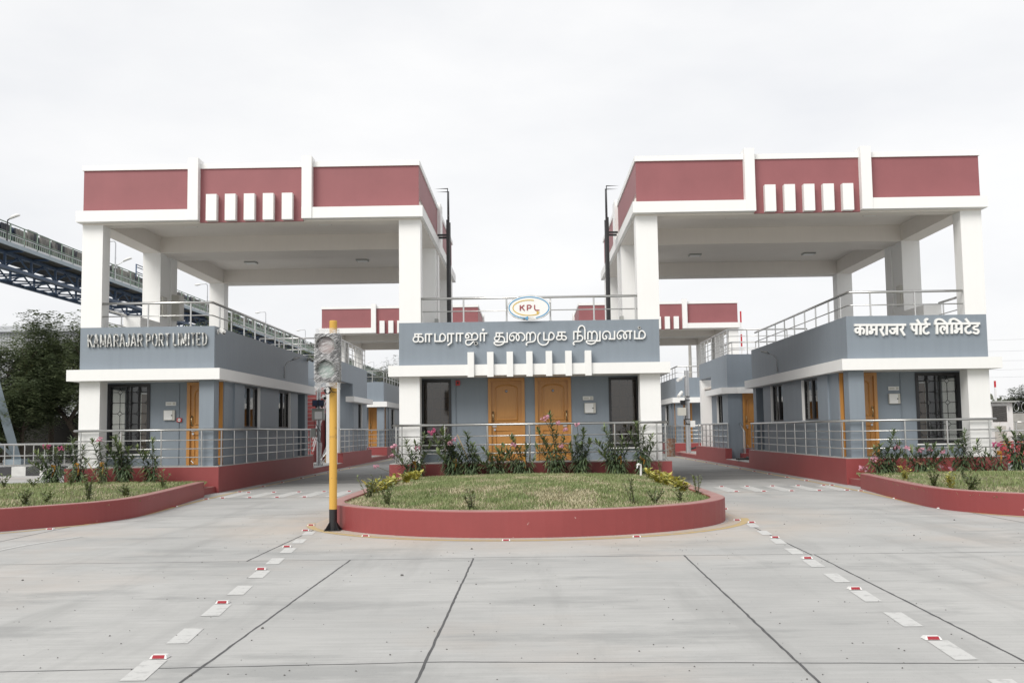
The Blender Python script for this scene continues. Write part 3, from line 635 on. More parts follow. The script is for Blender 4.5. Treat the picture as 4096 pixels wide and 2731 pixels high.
# ------------------------------------------------------------- raised lettering
def aff(ax, az): return lambda u, v: (ax[0] + ax[1]*u + ax[2]*v, az[0] + az[1]*u + az[2]*v)
G3 = aff((-3.426648, 0.001423879, -1.426026e-05), (4.656682, -2.123886e-05, -0.001428302))
G4 = aff((-0.2062273, 0.001589291, -3.060021e-05), (4.607932, -2.37734e-05, -0.001597253))
E8 = aff((8.46057, 0.001685991, -7.792296e-05), (4.543026, -2.54374e-05, -0.001703849))
E7 = aff((-12.21163, 0.00172591, 2.748459e-05), (4.655421, -2.567509e-05, -0.001722739))
def P(s): return [tuple(float(c) for c in q.split(',')) for q in s.split()]
# each letter: (frame, [straight strokes], [curved strokes], [rings (u,v,r)], width override)
TAMIL = [
 (G3, ['268,357 418,357', '281,357 281,410', '345,357 345,488'], ['348,408 285,410 253,438 251,478 283,503 320,499 345,478', '345,408 400,410 431,438 428,486 395,503 362,498 345,482'], []),
 (G3, ['474,357 610,357', '482,357 482,508', '550,357 550,508'], [], []),
 (G3, ['658,345 658,492', '645,492 800,492', '750,492 750,400'], ['750,402 768,362 802,350 840,376 854,420 840,468 798,492'], []),
 (G3, ['890,350 1022,350', '900,350 900,502', '968,350 968,512 896,570'], [], []),
 (G3, ['1055,345 1195,345', '1065,345 1065,500', '1135,345 1135,500'], [], []),
 (G3, ['1352,375 1352,440'], ['1262,436 1237,420 1236,384 1262,365 1290,382 1294,415 1262,437', '1238,395 1255,350 1305,340 1340,360 1352,395', '1352,390 1378,346 1420,340 1455,370 1461,420 1440,452 1400,461 1268,467 1240,490 1240,532 1272,560 1320,554 1350,524 1376,500 1395,499'], [(1430, 533, 30)]),
 (G3, ['1505,342 1645,342', '1515,342 1515,492', '1585,342 1585,492'], [], [(1566, 277, 12)]),
 (G3, ['1800,337 1945,337', '1812,337 1812,402', '1872,337 1872,420', '1800,505 2008,505', '2018,325 2018,514'], ['1875,402 1812,404 1781,430 1786,464 1820,480 1855,464 1872,420', '1874,402 1930,406 1962,440 1964,490 1940,535 1880,562 1810,560 1773,530 1778,508 1802,505'], []),
 (G3, [], ['2090,402 2125,386 2149,420 2135,468 2095,478 2065,450 2063,400 2090,350 2140,331 2192,341 2233,385 2243,430 2225,474 2205,470 2186,430 2191,385 2220,345 2262,331 2310,342 2343,385 2348,430 2325,465 2290,480'], []),
 (G4, ['112,310 112,430', '172,322 172,430'], ['112,325 128,297 154,299 172,332', '172,332 190,296 225,291 254,320 262,370 250,420 215,445 140,455 110,474 106,498 124,503'], []),
 (G4, ['402,285 402,415', '395,415 520,415', '487,340 487,420'], ['345,295 311,330 299,390 316,458 364,497 420,498 464,470 487,418', '487,345 505,297 540,294 570,328 572,370 546,405 512,415'], []),
 (G4, ['630,287 768,287', '643,287 643,347', '702,287 702,402'], ['702,347 641,349 616,375 625,404 662,413 700,397', '702,347 750,350 779,378 768,407 735,413 704,400'], []),
 (G4, ['895,280 1030,280', '905,280 905,415', '970,280 970,415', '1092,250 1092,415'], ['970,352 1010,341 1045,360 1054,395 1030,428 985,440 925,443 900,464 900,490 922,491', '985,280 981,230 1006,190 1045,178 1080,202 1092,252'], []),
 (G4, ['1142,285 1142,410', '1208,302 1208,410', '1160,432 1345,432', '1345,268 1345,440'], ['1142,305 1163,277 1190,280 1208,312', '1208,312 1234,276 1265,276 1291,310 1298,370 1285,428 1250,468 1195,485 1140,470 1115,442 1130,430 1165,432'], []),
 (G4, ['1490,400 1600,400', '1590,265 1590,400'], ['1430,342 1454,362 1450,393 1420,402 1394,376 1395,320 1421,282 1465,271 1505,291 1520,340 1514,400'], []),
 (G4, ['1800,268 1885,268', '1850,268 1850,402'], ['1670,337 1698,357 1694,390 1665,398 1638,370 1639,320 1666,277 1715,263 1760,291 1790,340 1790,384 1766,397 1746,370 1747,320 1770,282 1812,268'], []),
 (G4, ['1928,258 1928,393', '1915,393 2060,393', '2003,393 2003,310'], ['2003,315 2020,272 2055,263 2090,291 2104,335 2090,374 2056,393'], [(2005, 213, 19)]),
]
HINDI = [
 (E8, ['148,195 330,194', '238,195 238,352'], ['238,278 208,246 176,254 168,287 187,311 217,302 238,276', '238,266 270,246 296,266 300,300 284,336'], []),
 (E8, ['326,194 372,194', '348,195 348,352'], [], []),
 (E8, ['372,194 520,193', '412,195 412,262', '412,266 495,266', '495,195 495,352'], ['412,262 432,288 424,318 400,326 388,306 402,290 428,296'], []),
 (E8, ['520,193 636,192', '552,258 612,362'], ['585,195 594,232 578,266 548,262'], []),
 (E8, ['634,192 680,192', '658,195 658,350'], [], []),
 (E8, ['680,192 850,191', '730,254 820,254', '820,192 820,348'], ['772,256 788,288 768,320 730,318 702,272'], []),
 (E8, ['850,191 960,190', '872,256 938,358'], ['905,192 914,230 896,262 866,258'], []),
 (E8, ['1025,183 1150,182', '1122,183 1122,345'], ['1055,183 1055,236 1076,272 1122,280'], []),
 (E8, ['1150,182 1240,181', '1188,183 1188,345', '1130,108 1180,178'], [], []),
 (E8, ['1240,181 1342,180'], ['1292,183 1288,212 1250,232 1232,272 1246,314 1286,328 1326,306', '1306,112 1284,100 1264,122 1272,158 1286,182'], []),
 (E8, ['1405,175 1490,174', '1445,175 1449,336'], ['1426,178 1428,128 1468,103 1530,116 1592,168'], []),
 (E8, ['1490,174 1636,173', '1602,173 1604,332'], ['1545,332 1504,290 1506,240 1538,216 1566,238 1556,280', '1564,252 1582,238 1602,240'], []),
 (E8, ['1636,173 1712,172', '1676,175 1679,332'], ['1655,172 1658,122 1696,98 1752,110 1822,160'], []),
 (E8, ['1712,172 1865,171', '1746,173 1746,252', '1746,256 1828,256', '1828,172 1831,328'], ['1746,252 1766,276 1758,304 1736,312 1724,292 1738,278 1762,284'], []),
 (E8, ['1868,171 1990,170', '1894,95 1946,160'], ['1956,172 1954,204 1912,226 1892,266 1910,308 1950,320 1988,298'], []),
 (E8, ['1990,170 2120,169'], ['2082,172 2078,210 2036,218 2020,244 2040,262 2086,270 2096,304 2066,326 2014,308'], []),
]
def eng(u0, u1, ch):
    if ch != 'I': u0, u1 = u0 + 4, u1 - 3
    v1 = 226 - (u0 - 192) * 0.0165; v2 = v1 + 198
    def q(a, b): return '%f,%f' % (u0 + (u1 - u0) * a, v1 + (v2 - v1) * b)
    K = {'K': (['.12,0 .12,1', '.9,0 .2,.58', '.42,.42 .92,1'], []), 'A': (['.08,1 .46,0', '.46,0 .54,0', '.54,0 .92,1', '.22,.7 .78,.7'], []),
         'M': (['.1,1 .1,0', '.1,.02 .5,.85', '.5,.85 .9,.02', '.9,0 .9,1'], []), 'R': (['.12,0 .12,1', '.5,.55 .9,1', '.12,.04 .5,.04', '.12,.54 .5,.54'], ['.5,.04 .8,.1 .86,.28 .8,.48 .5,.54']),
         'J': (['.8,0 .8,.7'], ['.8,.68 .74,.9 .48,.98 .2,.9 .12,.7']), 'P': (['.12,0 .12,1', '.12,.04 .5,.04', '.12,.56 .5,.56'], ['.5,.04 .82,.1 .88,.3 .82,.5 .5,.56']),
         'O': ([], ['.5,.03 .2,.15 .1,.5 .2,.85 .5,.97 .8,.85 .9,.5 .8,.15 .5,.03']), 'T': (['.02,.05 .98,.05', '.5,.05 .5,1'], []), 'L': (['.15,0 .15,1', '.08,.95 .95,.95'], []),
         'I': (['.5,0 .5,1'], []), 'E': (['.15,0 .15,1', '.08,.05 .92,.05', '.15,.5 .85,.5', '.08,.95 .95,.95'], []), 'D': (['.15,0 .15,1', '.15,.05 .5,.05', '.15,.95 .5,.95'], ['.5,.05 .82,.2 .9,.5 .82,.8 .5,.95'])}[ch]
    f = lambda s: ' '.join(q(*map(float, c.split(','))) for c in s.split())
    return (E7, [f(s) for s in K[0]], [f(s) for s in K[1]], [])
ENGLISH = [eng(a, b, c) for a, b, c in ((192,280,'K'),(288,372,'A'),(390,488,'M'),(496,582,'A'),(602,688,'R'),(700,785,'A'),(798,860,'J'),(874,960,'A'),(978,1060,'R'),
    (1110,1186,'P'),(1203,1295,'O'),(1310,1392,'R'),(1408,1482,'T'),(1530,1598,'L'),(1612,1636,'I'),(1655,1748,'M'),(1770,1796,'I'),(1815,1882,'T'),(1898,1970,'E'),(1990,2070,'D'))]
def lettering(name, label, letters, wd, mat, loc, bare=()):
    r = thing('lettering_sign', label, 'sign', loc, 'raised wall lettering')
    for i, (fr, st, cu, rings) in enumerate(letters):
        b = MB(); metal = MB()
        for s in st: stroke(b, [fr(*p) for p in P(s)], wd, 27.975, 0.076)
        for s in cu: stroke(b, [fr(*p) for p in P(s)], wd * 0.92, 27.975, 0.076, True)
        for u, v, rr in rings:
            ring = [fr(u + rr * math.cos(k * math.pi / 4), v + rr * math.sin(k * math.pi / 4)) for k in range(9)]
            stroke(metal if rr > 15 else b, ring, wd * (0.6 if rr > 15 else 0.95), 27.975, 0.076, True)
        o = obj('letter', b, mat, r)
        if metal.v: obj('bare_metal_dot', metal, CHROME, o)
    return r
lettering('t', 'white raised Tamil lettering on the middle grey parapet', TAMIL, 0.036, LETTER, (0, 27.98, 3.9))
lettering('h', 'white raised Hindi lettering on the right grey parapet', HINDI, 0.058, LETTER, (10.3, 27.98, 4.1))
lettering('e', 'polished steel English lettering on the left grey parapet', ENGLISH, 0.037, CHROME, (-10.3, 27.98, 4.1))

# oval emblem on the middle terrace railing
EM = thing('oval_emblem', 'oval white emblem board with KPL in maroon inside blue and gold arrows', 'emblem', (0.035, 28.0, 4.46))
cx, cz = 0.035, 4.80
def ell(a, b, q): return (cx + a * math.cos(q), cz + b * math.sin(q))
b = MB(); b.slab([ell(0.585, 0.338, 2*math.pi*k/48) for k in range(48)], 27.97, 28.03); obj('board', b, CHROME, EM)
b = MB(); b.slab([ell(0.572, 0.326, math.radians(-8 + 360*k/56)) if not 38 < k < 46 else ell(0.50, 0.262, math.radians(-8 + 360*k/56)) for k in range(56)], 27.964, 27.97); obj('white_film', b, LETTER, EM)
b = MB(); stroke(b, [ell(0.535, 0.290, math.radians(258 - 4.5 - 6*k)) for k in range(55)], 0.030, 27.9565, 0.0065, ramp_=0.00002)
b.slab([(cx-0.14, cz-0.275), (cx-0.03, cz-0.335), (cx-0.03, cz-0.225)], 27.956, 27.963); obj('blue_arrow', b, BLUEF, EM)
b = MB(); stroke(b, [ell(0.43, 0.205, math.radians(72 + 6*k)) for k in range(40)], 0.026, 27.9565, 0.0065, ramp_=0.00002)
b.slab([(cx+0.29, cz-0.125), (cx+0.21, cz-0.195), (cx+0.195, cz-0.08)], 27.956, 27.963); obj('gold_arrow', b, YELF, EM)
b = MB()
for x0, sts in ((-0.235, [[(0, 0), (0, 1)], [(0.8, 1), (0.1, 0.5)], [(0.3, 0.6), (0.85, 0)]]), (-0.045, [[(0, 0), (0, 1)], [(0, 0.95), (0.55, 0.95), (0.8, 0.75), (0.55, 0.42), (0, 0.42)]]), (0.15, [[(0, 1), (0, 0.3), (0.2, 0.03), (0.95, 0.03)]])):
    for s in sts: stroke(b, [(cx + x0 + u * 0.135, cz - 0.075 + v * 0.15) for u, v in s], 0.03, 27.950, 0.013)
obj('emblem_letters', b, MARF, EM)

# ------------------------------------------------------------- small fittings on the walls
def fit(name, mat, label, cat, x0, x1, y0, y1, z0, z1, extra=None, group=None):
    r = thing(name, label, cat, ((x0+x1)/2, y1, z0), group)
    b = MB(); b.box(x0, x1, y0, y1, z0, z1); obj('housing', b, mat, r, bevel=0.006)
    return r
for xa, lab, z in ((-10.07, 'left', 2.345), (9.86, 'right', 2.49), (1.48, 'middle', 2.34)):
    t = fit('switch_panel', PLASTIC, 'white wall switch panel above the meter box of the %s booth' % lab, 'switch', xa, xa+0.29, 28.97, 28.998, z, z+0.105, group='switch panels')
    b = MB()
    for k in range(4): b.box(xa+0.03+0.035*k, xa+0.055+0.035*k, 28.962, 28.97, z+0.03, z+0.075)
    b.box(xa+0.20, xa+0.27, 28.962, 28.97, z+0.02, z+0.085); obj('switch', b, BEIGE, t)
for xa, lab, z in ((-10.11, 'left', 1.94), (9.85, 'right', 2.12), (1.52, 'middle', 1.98)):
    t = fit('meter_box', BEIGE, 'cream metal meter box on the %s booth wall' % lab, 'meter box', xa, xa+0.31, 28.93, 28.998, z, z+0.28, group='meter boxes')
    b = MB(); b.box(xa+0.015, xa+0.24, 28.922, 28.93, z+0.015, z+0.265); dd = obj('box_door', b, PLASTIC, t)
    b = MB(); b.box(xa+0.215, xa+0.245, 28.912, 28.922, z+0.12, z+0.15); obj('latch', b, BLACK, dd)
t = fit('fire_call_point', REDPL, 'red fire call point with a white dial beside the left orange door', 'fire alarm', -9.75, -9.61, 28.95, 28.998, 1.89, 2.0)
b = MB(); b.lathe(-9.68, 1.945, [(0.042, 28.95), (0.042, 28.943)], 16, 'y'); dl = obj('dial', b, PLASTIC, t)
b = MB(); b.box(-9.71, -9.65, 28.938, 28.943, 1.938, 1.952); obj('pointer', b, BLACK, dl)
t = fit('alarm_sounder', REDPL, 'red alarm sounder high on the wall left of door 15', 'fire alarm', -2.02, -1.90, 28.93, 28.998, 2.79, 2.93)
b = MB(); b.box(-1.985, -1.935, 28.922, 28.93, 2.83, 2.89); obj('sounder_grille', b, RUBBER, t)
for x, lab, z0 in ((-9.70, 'left', 0.7), (10.2, 'right', 0.7), (-2.02, 'middle', 1.5)):
    b = MB(); b.tube([(x, 28.985, z0), (x, 28.985, 2.95)], 0.012, 6); single('wall_conduit', b, GREY, 'thin painted cable conduit running up the %s booth wall' % lab, 'conduit', (x, 28.985, z0), 'wall conduits')
def cctv(x, y, z, sx, label, mat=PLASTIC, yaw=0.0):
    r = thing('security_camera', label, 'camera', (x, y, z), 'bullet cameras')
    b = MB(); n = 14; b.add([(x + sx * d, y + 0.055 * math.cos(2*math.pi*k/n), z + 0.07 * math.sin(2*math.pi*k/n)) for d in (0.003, 0.04) for k in range(n)], [(k, (k+1) % n, n + (k+1) % n, n + k) for k in range(n)] + [tuple(range(n)), tuple(range(n, 2*n))]); obj('wall_base', b, mat, r)
    b = MB(); b.tube([(x + sx*0.04, y, z), (x + sx*0.10, y - 0.02, z - 0.005), (x + sx*0.13, y - 0.06, z - 0.02)], 0.025, 8); obj('bracket', b, mat, r, smooth=True)
    p0 = Vector((x + sx*0.10, y - 0.02, z + 0.01)); p1 = Vector((x + sx*0.27, y - 0.30, z - 0.07))
    b = MB(); b.tube([p0, p1], 0.048, 12); bd = obj('camera_body', b, mat, r, smooth=False)
    b = MB(); b.tube([p0 + Vector((0, 0, 0.048)), p1 + (p1 - p0) * 0.2 + Vector((0, 0, 0.045))], [0.045, 0.04], 8); obj('sun_hood', b, mat, bd)
    b = MB(); b.tube([p1, p1 + (p1 - p0).normalized() * 0.012], 0.040, 12); obj('lens_front', b, RUBBER, bd)
    return r
cctv(-8.45, 28.3, 4.32, 1, 'white bullet camera at the corner by the English lettering')
cctv(-8.45, 39.9, 4.33, 1, 'grey bullet camera at the far end of the left booth parapet', GREYBOX)
def wall_lamp(x, y, z, sx, label):
    r = thing('wall_lamp', label, 'lamp', (x, y, z), 'gooseneck wall lamps')
    b = MB(); b.tube([(x + sx*0.03, y, z), (x + sx*0.03, y, z+0.43), (x + sx*0.09, y, z+0.55), (x + sx*0.22, y, z+0.62), (x + sx*0.30, y, z+0.65)], 0.016, 7); b.box(min(x, x+sx*0.03), max(x, x+sx*0.03), y-0.03, y+0.03, z+0.05, z+0.12); obj('lamp_arm', b, GALV, r, smooth=True)
    b = MB(); b.tube([(x + sx*0.28, y, z+0.64), (x + sx*0.36, y, z+0.69), (x + sx*0.56, y, z+0.74)], [0.02, 0.045, 0.03], 8); obj('lamp_head', b, GALV, r, smooth=True)
    return r
wall_lamp(-8.45, 36.1, 3.41, 1, 'gooseneck lamp on the dark lane wall of the left booth')
wall_lamp(8.50, 35.9, 3.38, -1, 'gooseneck lamp on the dark lane wall of the right booth')
wall_lamp(-8.45, 36.1 + DY, 3.41, 1, 'tiny gooseneck lamp on the far booth of the left lane')
def colbox(x, y0, y1, z0, z1, d, mat, label):
    r = thing('junction_box', label, 'electrical box', (x, (y0+y1)/2, z0), 'column boxes')
    b = MB(); b.box(x, x + d, y0, y1, z0, z1); obj('housing', b, mat, r, bevel=0.006)
    b = MB(); xx = x + d; sgn = 1 if d > 0 else -1; b.box(min(xx, xx+sgn*0.008), max(xx, xx+sgn*0.008), y0+0.03, y1-0.03, z0+0.03, z1-0.03); obj('box_door', b, mat, r)
    return r
def XB(x0, x1): return (min(x0, x1), max(x0, x1))
def colbox2(x, sx, y0, y1, z0, z1, d, mat, label):
    r = thing('junction_box', label, 'electrical box', (x, (y0+y1)/2, z0), 'column boxes')
    a, c = XB(x, x + sx*d); b = MB(); b.box(a, c, y0, y1, z0, z1); obj('housing', b, mat, r)
    a, c = XB(x + sx*d, x + sx*(d+0.008)); b = MB(); b.box(a, c, y0+0.03, y1-0.03, z0+0.03, z1-0.03); obj('box_door', b, mat, r)
colbox2(-11.53, 1, 32.62, 33.02, 5.25, 5.88, 0.06, BEIGE, 'flat cream box on the left column behind the terrace railing')
colbox2(-11.53, 1, 33.6, 34.1, 5.25, 6.05, 0.24, BEIGE, 'deep cream switch box on the twin left column')
colbox2(11.67, -1, 32.62, 33.02, 5.25, 5.88, 0.06, BEIGE, 'flat cream box on the right column behind the terrace railing')
colbox2(-2.88, 1, 32.2, 32.5, 4.5, 5.0, 0.1, GREYBOX, 'small grey box low on the column left of the emblem')
colbox2(2.95, -1, 32.2, 32.5, 4.5, 5.0, 0.1, GREYBOX, 'small grey box low on the column right of the emblem')
def ladder(sx, x, label):
    r = thing('roof_ladder', label, 'ladder', (x, 32.9, 4.0), 'roof ladders')
    for y in (32.55, 33.0):
        b = MB(); b.box(x-0.05, x+0.05, y-0.04, y+0.04, 3.42, 8.15); b.tube([(x, y, 8.15), (x, y, 9.15), (x - sx*0.42, y, 9.15), (x - sx*0.42, y, 8.885)], 0.022, 6); obj('stile', b, BLACK, r)
        b = MB(); a, c = XB(x - sx*0.05, x - sx*0.33); b.box(a, c, y-0.03, y+0.03, 7.64, 7.70); obj('wall_bracket', b, BLACK, r)
    for k in range(14):
        b = MB(); b.tube([(x, 32.59, 4.7 + 0.28*k), (x, 32.96, 4.7 + 0.28*k)], 0.014, 6); obj('rung', b, BLACK, r)
    return r
ladder(1, -2.47, 'black roof ladder rising beside the left canopy'); ladder(-1, 2.53, 'black roof ladder rising beside the right canopy')

# ------------------------------------------------------------- ground, joints, road paint, studs
b = MB(); b.add([(-700, -60, 0), (700, -60, 0), (700, 1500, 0), (-700, 1500, 0)], [(0, 1, 2, 3)]); struct('ground', b, CONC)
b = MB()
def strip(mb, pts, wd, z=0.004, wob=0.0):
    V = []; n = len(pts)
    for i, (x, y) in enumerate(pts):
        a = pts[max(0, i-1)]; c = pts[min(n-1, i+1)]; dx, dy = c[0]-a[0], c[1]-a[1]; l_ = math.hypot(dx, dy) or 1
        nx_, ny_ = -dy/l_, dx/l_; h = wd/2*(1 + (U(-wob, wob) * 4 if wob else 0)); o = U(-wob, wob)*0.08 if wob else 0
        V += [(x + nx_*(h+o), y + ny_*(h+o), z), (x - nx_*(h-o), y - ny_*(h-o), z)]
    mb.add(V, [(2*i, 2*i+1, 2*i+3, 2*i+2) for i in range(n-1)])
def seg(p, q, step=0.12):
    n = max(1, int(math.dist(p, q)/step)); return [(p[0]+(q[0]-p[0])*k/n, p[1]+(q[1]-p[1])*k/n) for k in range(n+1)]
def ysub(name, lines, wd):
    for i, (p, q) in enumerate(lines):
        m = MB(); strip(m, seg(p, q), wd, 0.0009 + 0.00012 * i, 0.045); struct(name, m, JOINT)
ysub('pavement_joint', [((-30, 12.35), (-0.7, 12.9)), ((-0.7, 12.95), (30, 12.7)), ((-14, 6.4), (-0.6, 7.17)), ((-0.6, 7.17), (3.2, 6.95)), ((3.2, 6.95), (14, 6.85))], 0.018)
ysub('pavement_joint', [((-2.19, 12.85), (-2.2, 0.5)), ((-0.7, 12.88), (-0.74, 0.5)), ((1.85, 12.95), (1.6, 0.5)), ((3.40, 12.85), (2.95, 0.5)), ((3.46, 17.6), (3.36, 12.8)), ((-3.46, 17.0), (-3.45, 12.83)), ((-7.85, 18.8), (-7.85, 6.0)), ((7.66, 18.5), (7.66, 8.0))], 0.021)
ysub('pavement_joint', [((3.75, 19.0), (7.6, 18.3)), ((-7.7, 18.7), (-4.0, 20.3)), ((-8.2, 32.0), (-3.75, 32.0)), ((3.75, 31.5), (8.25, 31.5)), ((-8.2, 25.32), (-3.75, 25.32)), ((3.75, 25.2), (8.2, 25.2))], 0.02)
# planter outlines
def oval(cx_, cy_, a, b_, q0, q1, n): return [(cx_ + a*math.cos(q0 + (q1-q0)*k/n), cy_ + b_*math.sin(q0 + (q1-q0)*k/n)) for k in range(n+1)]
PI = math.pi
outC = [(-3.4, 27.78)] + oval(-0.06, 18.3, 3.36, 3.1, PI, 2*PI, 40) + [(3.3, 27.78)]
inC = [(-3.16, 27.78)] + oval(-0.06, 18.3, 3.12, 2.86, PI, 2*PI, 40) + [(3.06, 27.78)]
curveL = [(-8.28, 26.03), (-8.05, 24.0), (-7.86, 22.4), (-7.72, 21.0), (-7.66, 20.0), (-7.72, 19.3), (-7.88, 18.75), (-8.12, 18.3), (-8.45, 17.85), (-8.8, 17.4), (-9.4, 16.85), (-10.2, 16.45), (-11.2, 16.25), (-12.4, 16.5), (-13.4, 17.3), (-14.0, 18.6)]
def fine(pts):
    Q = []; V_ = [Vector(p) for p in pts]; n = len(V_)
    for i in range(n-1):
        p0, p1, p2, p3 = V_[max(0, i-1)], V_[i], V_[i+1], V_[min(n-1, i+2)]
        for k in range(5):
            t = k/5; q = 0.5*((2*p1) + (p2-p0)*t + (2*p0-5*p1+4*p2-p3)*t*t + (3*p1-p0-3*p2+p3)*t**3); Q.append((q.x, q.y))
    return Q + [tuple(V_[-1])]
curveL = fine(curveL)
def inset(pts, d):
    o = []
    for i, (x, y) in enumerate(pts):
        a = pts[max(0, i-1)]; c = pts[min(len(pts)-1, i+1)]; dx, dy = c[0]-a[0], c[1]-a[1]; l_ = math.hypot(dx, dy)
        o.append((x + dy/l_*d, y - dx/l_*d))
    return o
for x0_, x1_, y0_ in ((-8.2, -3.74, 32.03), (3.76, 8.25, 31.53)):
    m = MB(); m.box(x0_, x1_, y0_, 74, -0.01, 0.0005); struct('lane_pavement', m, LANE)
m = MB(); strip(m, [(-3.5, 24)] + oval(-0.06, 18.3, 3.48, 3.22, PI, 2*PI, 60) + [(3.42, 24)], 0.26, 0.0020); struct('road_dust', m, DUST)
m = MB(); strip(m, oval(-0.06, 18.3, 3.38, 3.12, PI*1.02, 1.98*PI, 110), 0.06, 0.0025, 0.16); struct('road_dust', m, MORTAR)
# yellow edge lines and studs along them
yC = [(-3.72, 27.0)] + oval(-0.06, 18.3, 3.68, 3.45, PI, 2*PI, 48) + [(3.62, 27.0)]
m = MB(); strip(m, yC[2:-2], 0.13, 0.0029); struct('road_marking', m, YELLOWL)
yL = [(-7.8, 60), (-7.8, 27.5), (-7.72, 25.0), (-7.6, 22.5), (-7.47, 20.6), (-7.5, 19.6), (-7.75, 18.3), (-8.3, 17.2), (-9.1, 16.2), (-10.1, 15.8)]
m = MB(); strip(m, yL, 0.11, 0.0030); struct('road_marking', m, YELLOWL)
m = MB(); strip(m, [(-x + 0.05, y) for x, y in yL][::-1], 0.11, 0.0031); struct('road_marking', m, YELLOWL)
for i in range(14):
    y = 6.71 + 1.16*i - 1.16; x = -2.52 - 0.1085*i + 0.1085
    if i < 10: m = MB(); sk = -0.062; m.add([(x-0.08, y, 0.0033), (x+0.08, y, 0.0033), (x+0.08+sk, y+0.6, 0.0033), (x-0.08+sk, y+0.6, 0.0033)], [(0, 1, 2, 3)]); struct('road_marking', m, ROADW)
    y = 5.9 + 1.165*i; x = 2.76 + 0.077*i
    if i < 10: m = MB(); sk = 0.05; m.add([(x-0.075, y, 0.0034), (x+0.075, y, 0.0034), (x+0.075+sk, y+0.63, 0.0034), (x-0.075+sk, y+0.63, 0.0034)], [(0, 1, 2, 3)]); struct('road_marking', m, ROADW)
for k in range(5):
    for x, y0 in ((-7.45 + 0.66*k, 25.42), (4.89 + 0.66*k, 25.35)):
        m = MB(); m.add([(x-0.17, y0, 0.0035), (x+0.17, y0, 0.0035), (x+0.19, y0+2.3, 0.0035), (x-0.15, y0+2.3, 0.0035)], [(0, 1, 2, 3)]); struct('road_marking', m, ROADW)
m = MB(); strip(m, [(-6.9, 16.2), (-7.2, 15.0), (-7.4, 12.5)], 0.07, 0.0036); struct('road_marking', m, ROADW)
ORD = ['first', 'second', 'third', 'fourth', 'fifth', 'sixth', 'seventh', 'eighth', 'ninth', 'tenth', 'eleventh', 'twelfth', 'thirteenth', 'fourteenth']
sb = MB(); sb.add([(-.06,-.05,0),(.06,-.05,0),(.06,.05,0),(-.06,.05,0),(-.05,-.028,.02),(.05,-.028,.02),(.05,.028,.02),(-.05,.028,.02)], [(0,3,2,1),(4,5,6,7),(0,1,5,4),(1,2,6,5),(2,3,7,6),(3,0,4,7)])
rb = MB(); rb.add([(-.042,-.0512,.003),(.042,-.0512,.003),(.04,-.030,.0213),(-.04,-.030,.0213),(-.042,-.048,.003),(.042,-.048,.003),(.04,-.027,.0193),(-.04,-.027,.0193)], [(0,1,2,3),(7,6,5,4),(0,4,5,1),(1,5,6,2),(2,6,7,3),(3,7,4,0)])
STUD = bpy.data.meshes.new('road_stud'); STUD = sb.data('road_stud', PLASTIC, (0, 0, 0), False); RFL = rb.data('reflector', REFL, (0, 0, 0), False)
def stud(x, y, label):
    o = bpy.data.objects.new('road_stud', STUD); C.objects.link(o); o.location = (x, y, 0.0038); o['label'] = label; o['category'] = 'road stud'; o['group'] = 'red and white road studs'
    k = bpy.data.objects.new('reflector', RFL); C.objects.link(k); k.parent = o
for i in range(5): stud(-2.58 - 0.243*i, 7.39 + 2.33*i, 'red road stud on the left dashed line, %s from the camera' % ORD[i])
for i in range(5): stud(2.87 + 0.172*i, 7.76 + 2.36*i, 'red road stud on the right dashed line, %s from the camera' % ORD[i])
for i, (x, y) in enumerate([(-7.98,17.52),(-7.53,19.91),(-7.62,22.59),(-7.71,25.09),(-7.72,28.05),(-7.76,30.64),(-7.78,33.07),(-7.8,35.95),(-7.8,38.3),(-7.8,40.7),(-7.8,43.1),(-7.8,45.6)]): stud(x, y, 'red road stud on the left yellow line, %s from the camera' % ORD[i])
for i, (x, y) in enumerate([(7.52,19.57),(7.66,22.34),(7.79,25.12),(7.83,27.64),(7.83,30.14),(7.81,32.31),(7.81,34.7),(7.8,36.93),(7.8,39.4),(7.8,41.9),(7.8,44.3),(7.8,46.9),(7.8,50),(7.8,53)]): stud(x, y, 'red road stud on the right yellow line, %s from the camera' % ORD[i])
for k in range(5):
    for sd_, x0 in (('left', -7.42), ('right', 4.92)):
        stud(x0 + 0.66*k, 25.44, 'road stud, near end of the %s bar, %s crossing' % (ORD[k], sd_)); stud(x0 + 0.66*k + 0.05, 27.62, 'road stud, far end of the %s bar, %s crossing' % (ORD[k], sd_))
for i, (x, y) in enumerate([(-3.66,17.65),(-2.45,15.73),(-0.35,14.87),(1.5,15.15),(3.41,17.64),(3.66,20.07)]): stud(x, y, 'red road stud around the middle planter, %s from the left' % ORD[i])

# ------------------------------------------------------------- planters
def ribbonwall(outer, inner, z0, z1):
    b = MB(); n = len(outer)
    b.add([(x, y, z) for pts, z in ((outer, z0), (outer, z1), (inner, z1), (inner, z0)) for x, y in pts],
          [(i, i+1, n+i+1, n+i) for i in range(n-1)] + [(n+i, n+i+1, 2*n+i+1, 2*n+i) for i in range(n-1)] + [(2*n+i, 2*n+i+1, 3*n+i+1, 3*n+i) for i in range(n-1)] + [(0, n, 2*n, 3*n), (n-1, 4*n-1, 3*n-1, 2*n-1)])
    return b
def hC(x, y):                                            # gentle mound of the middle bed
    e = max(0.0, 1 - ((x + 0.06)/3.15)**2); f = min(1.0, max(0.0, (y - 15.4)/3.6)); g = min(1.0, max(0.0, (27.8 - y)/5.0))
    return 0.335 + 0.17 * e * f * (0.35 + 0.65*g)
def hS(x, y): return 0.30 + 0.14 * math.sin(min(1, max(0, (abs(x) - 8.0)/2.4)) * PI/2) * min(1, max(0, (27.8-y)/4))
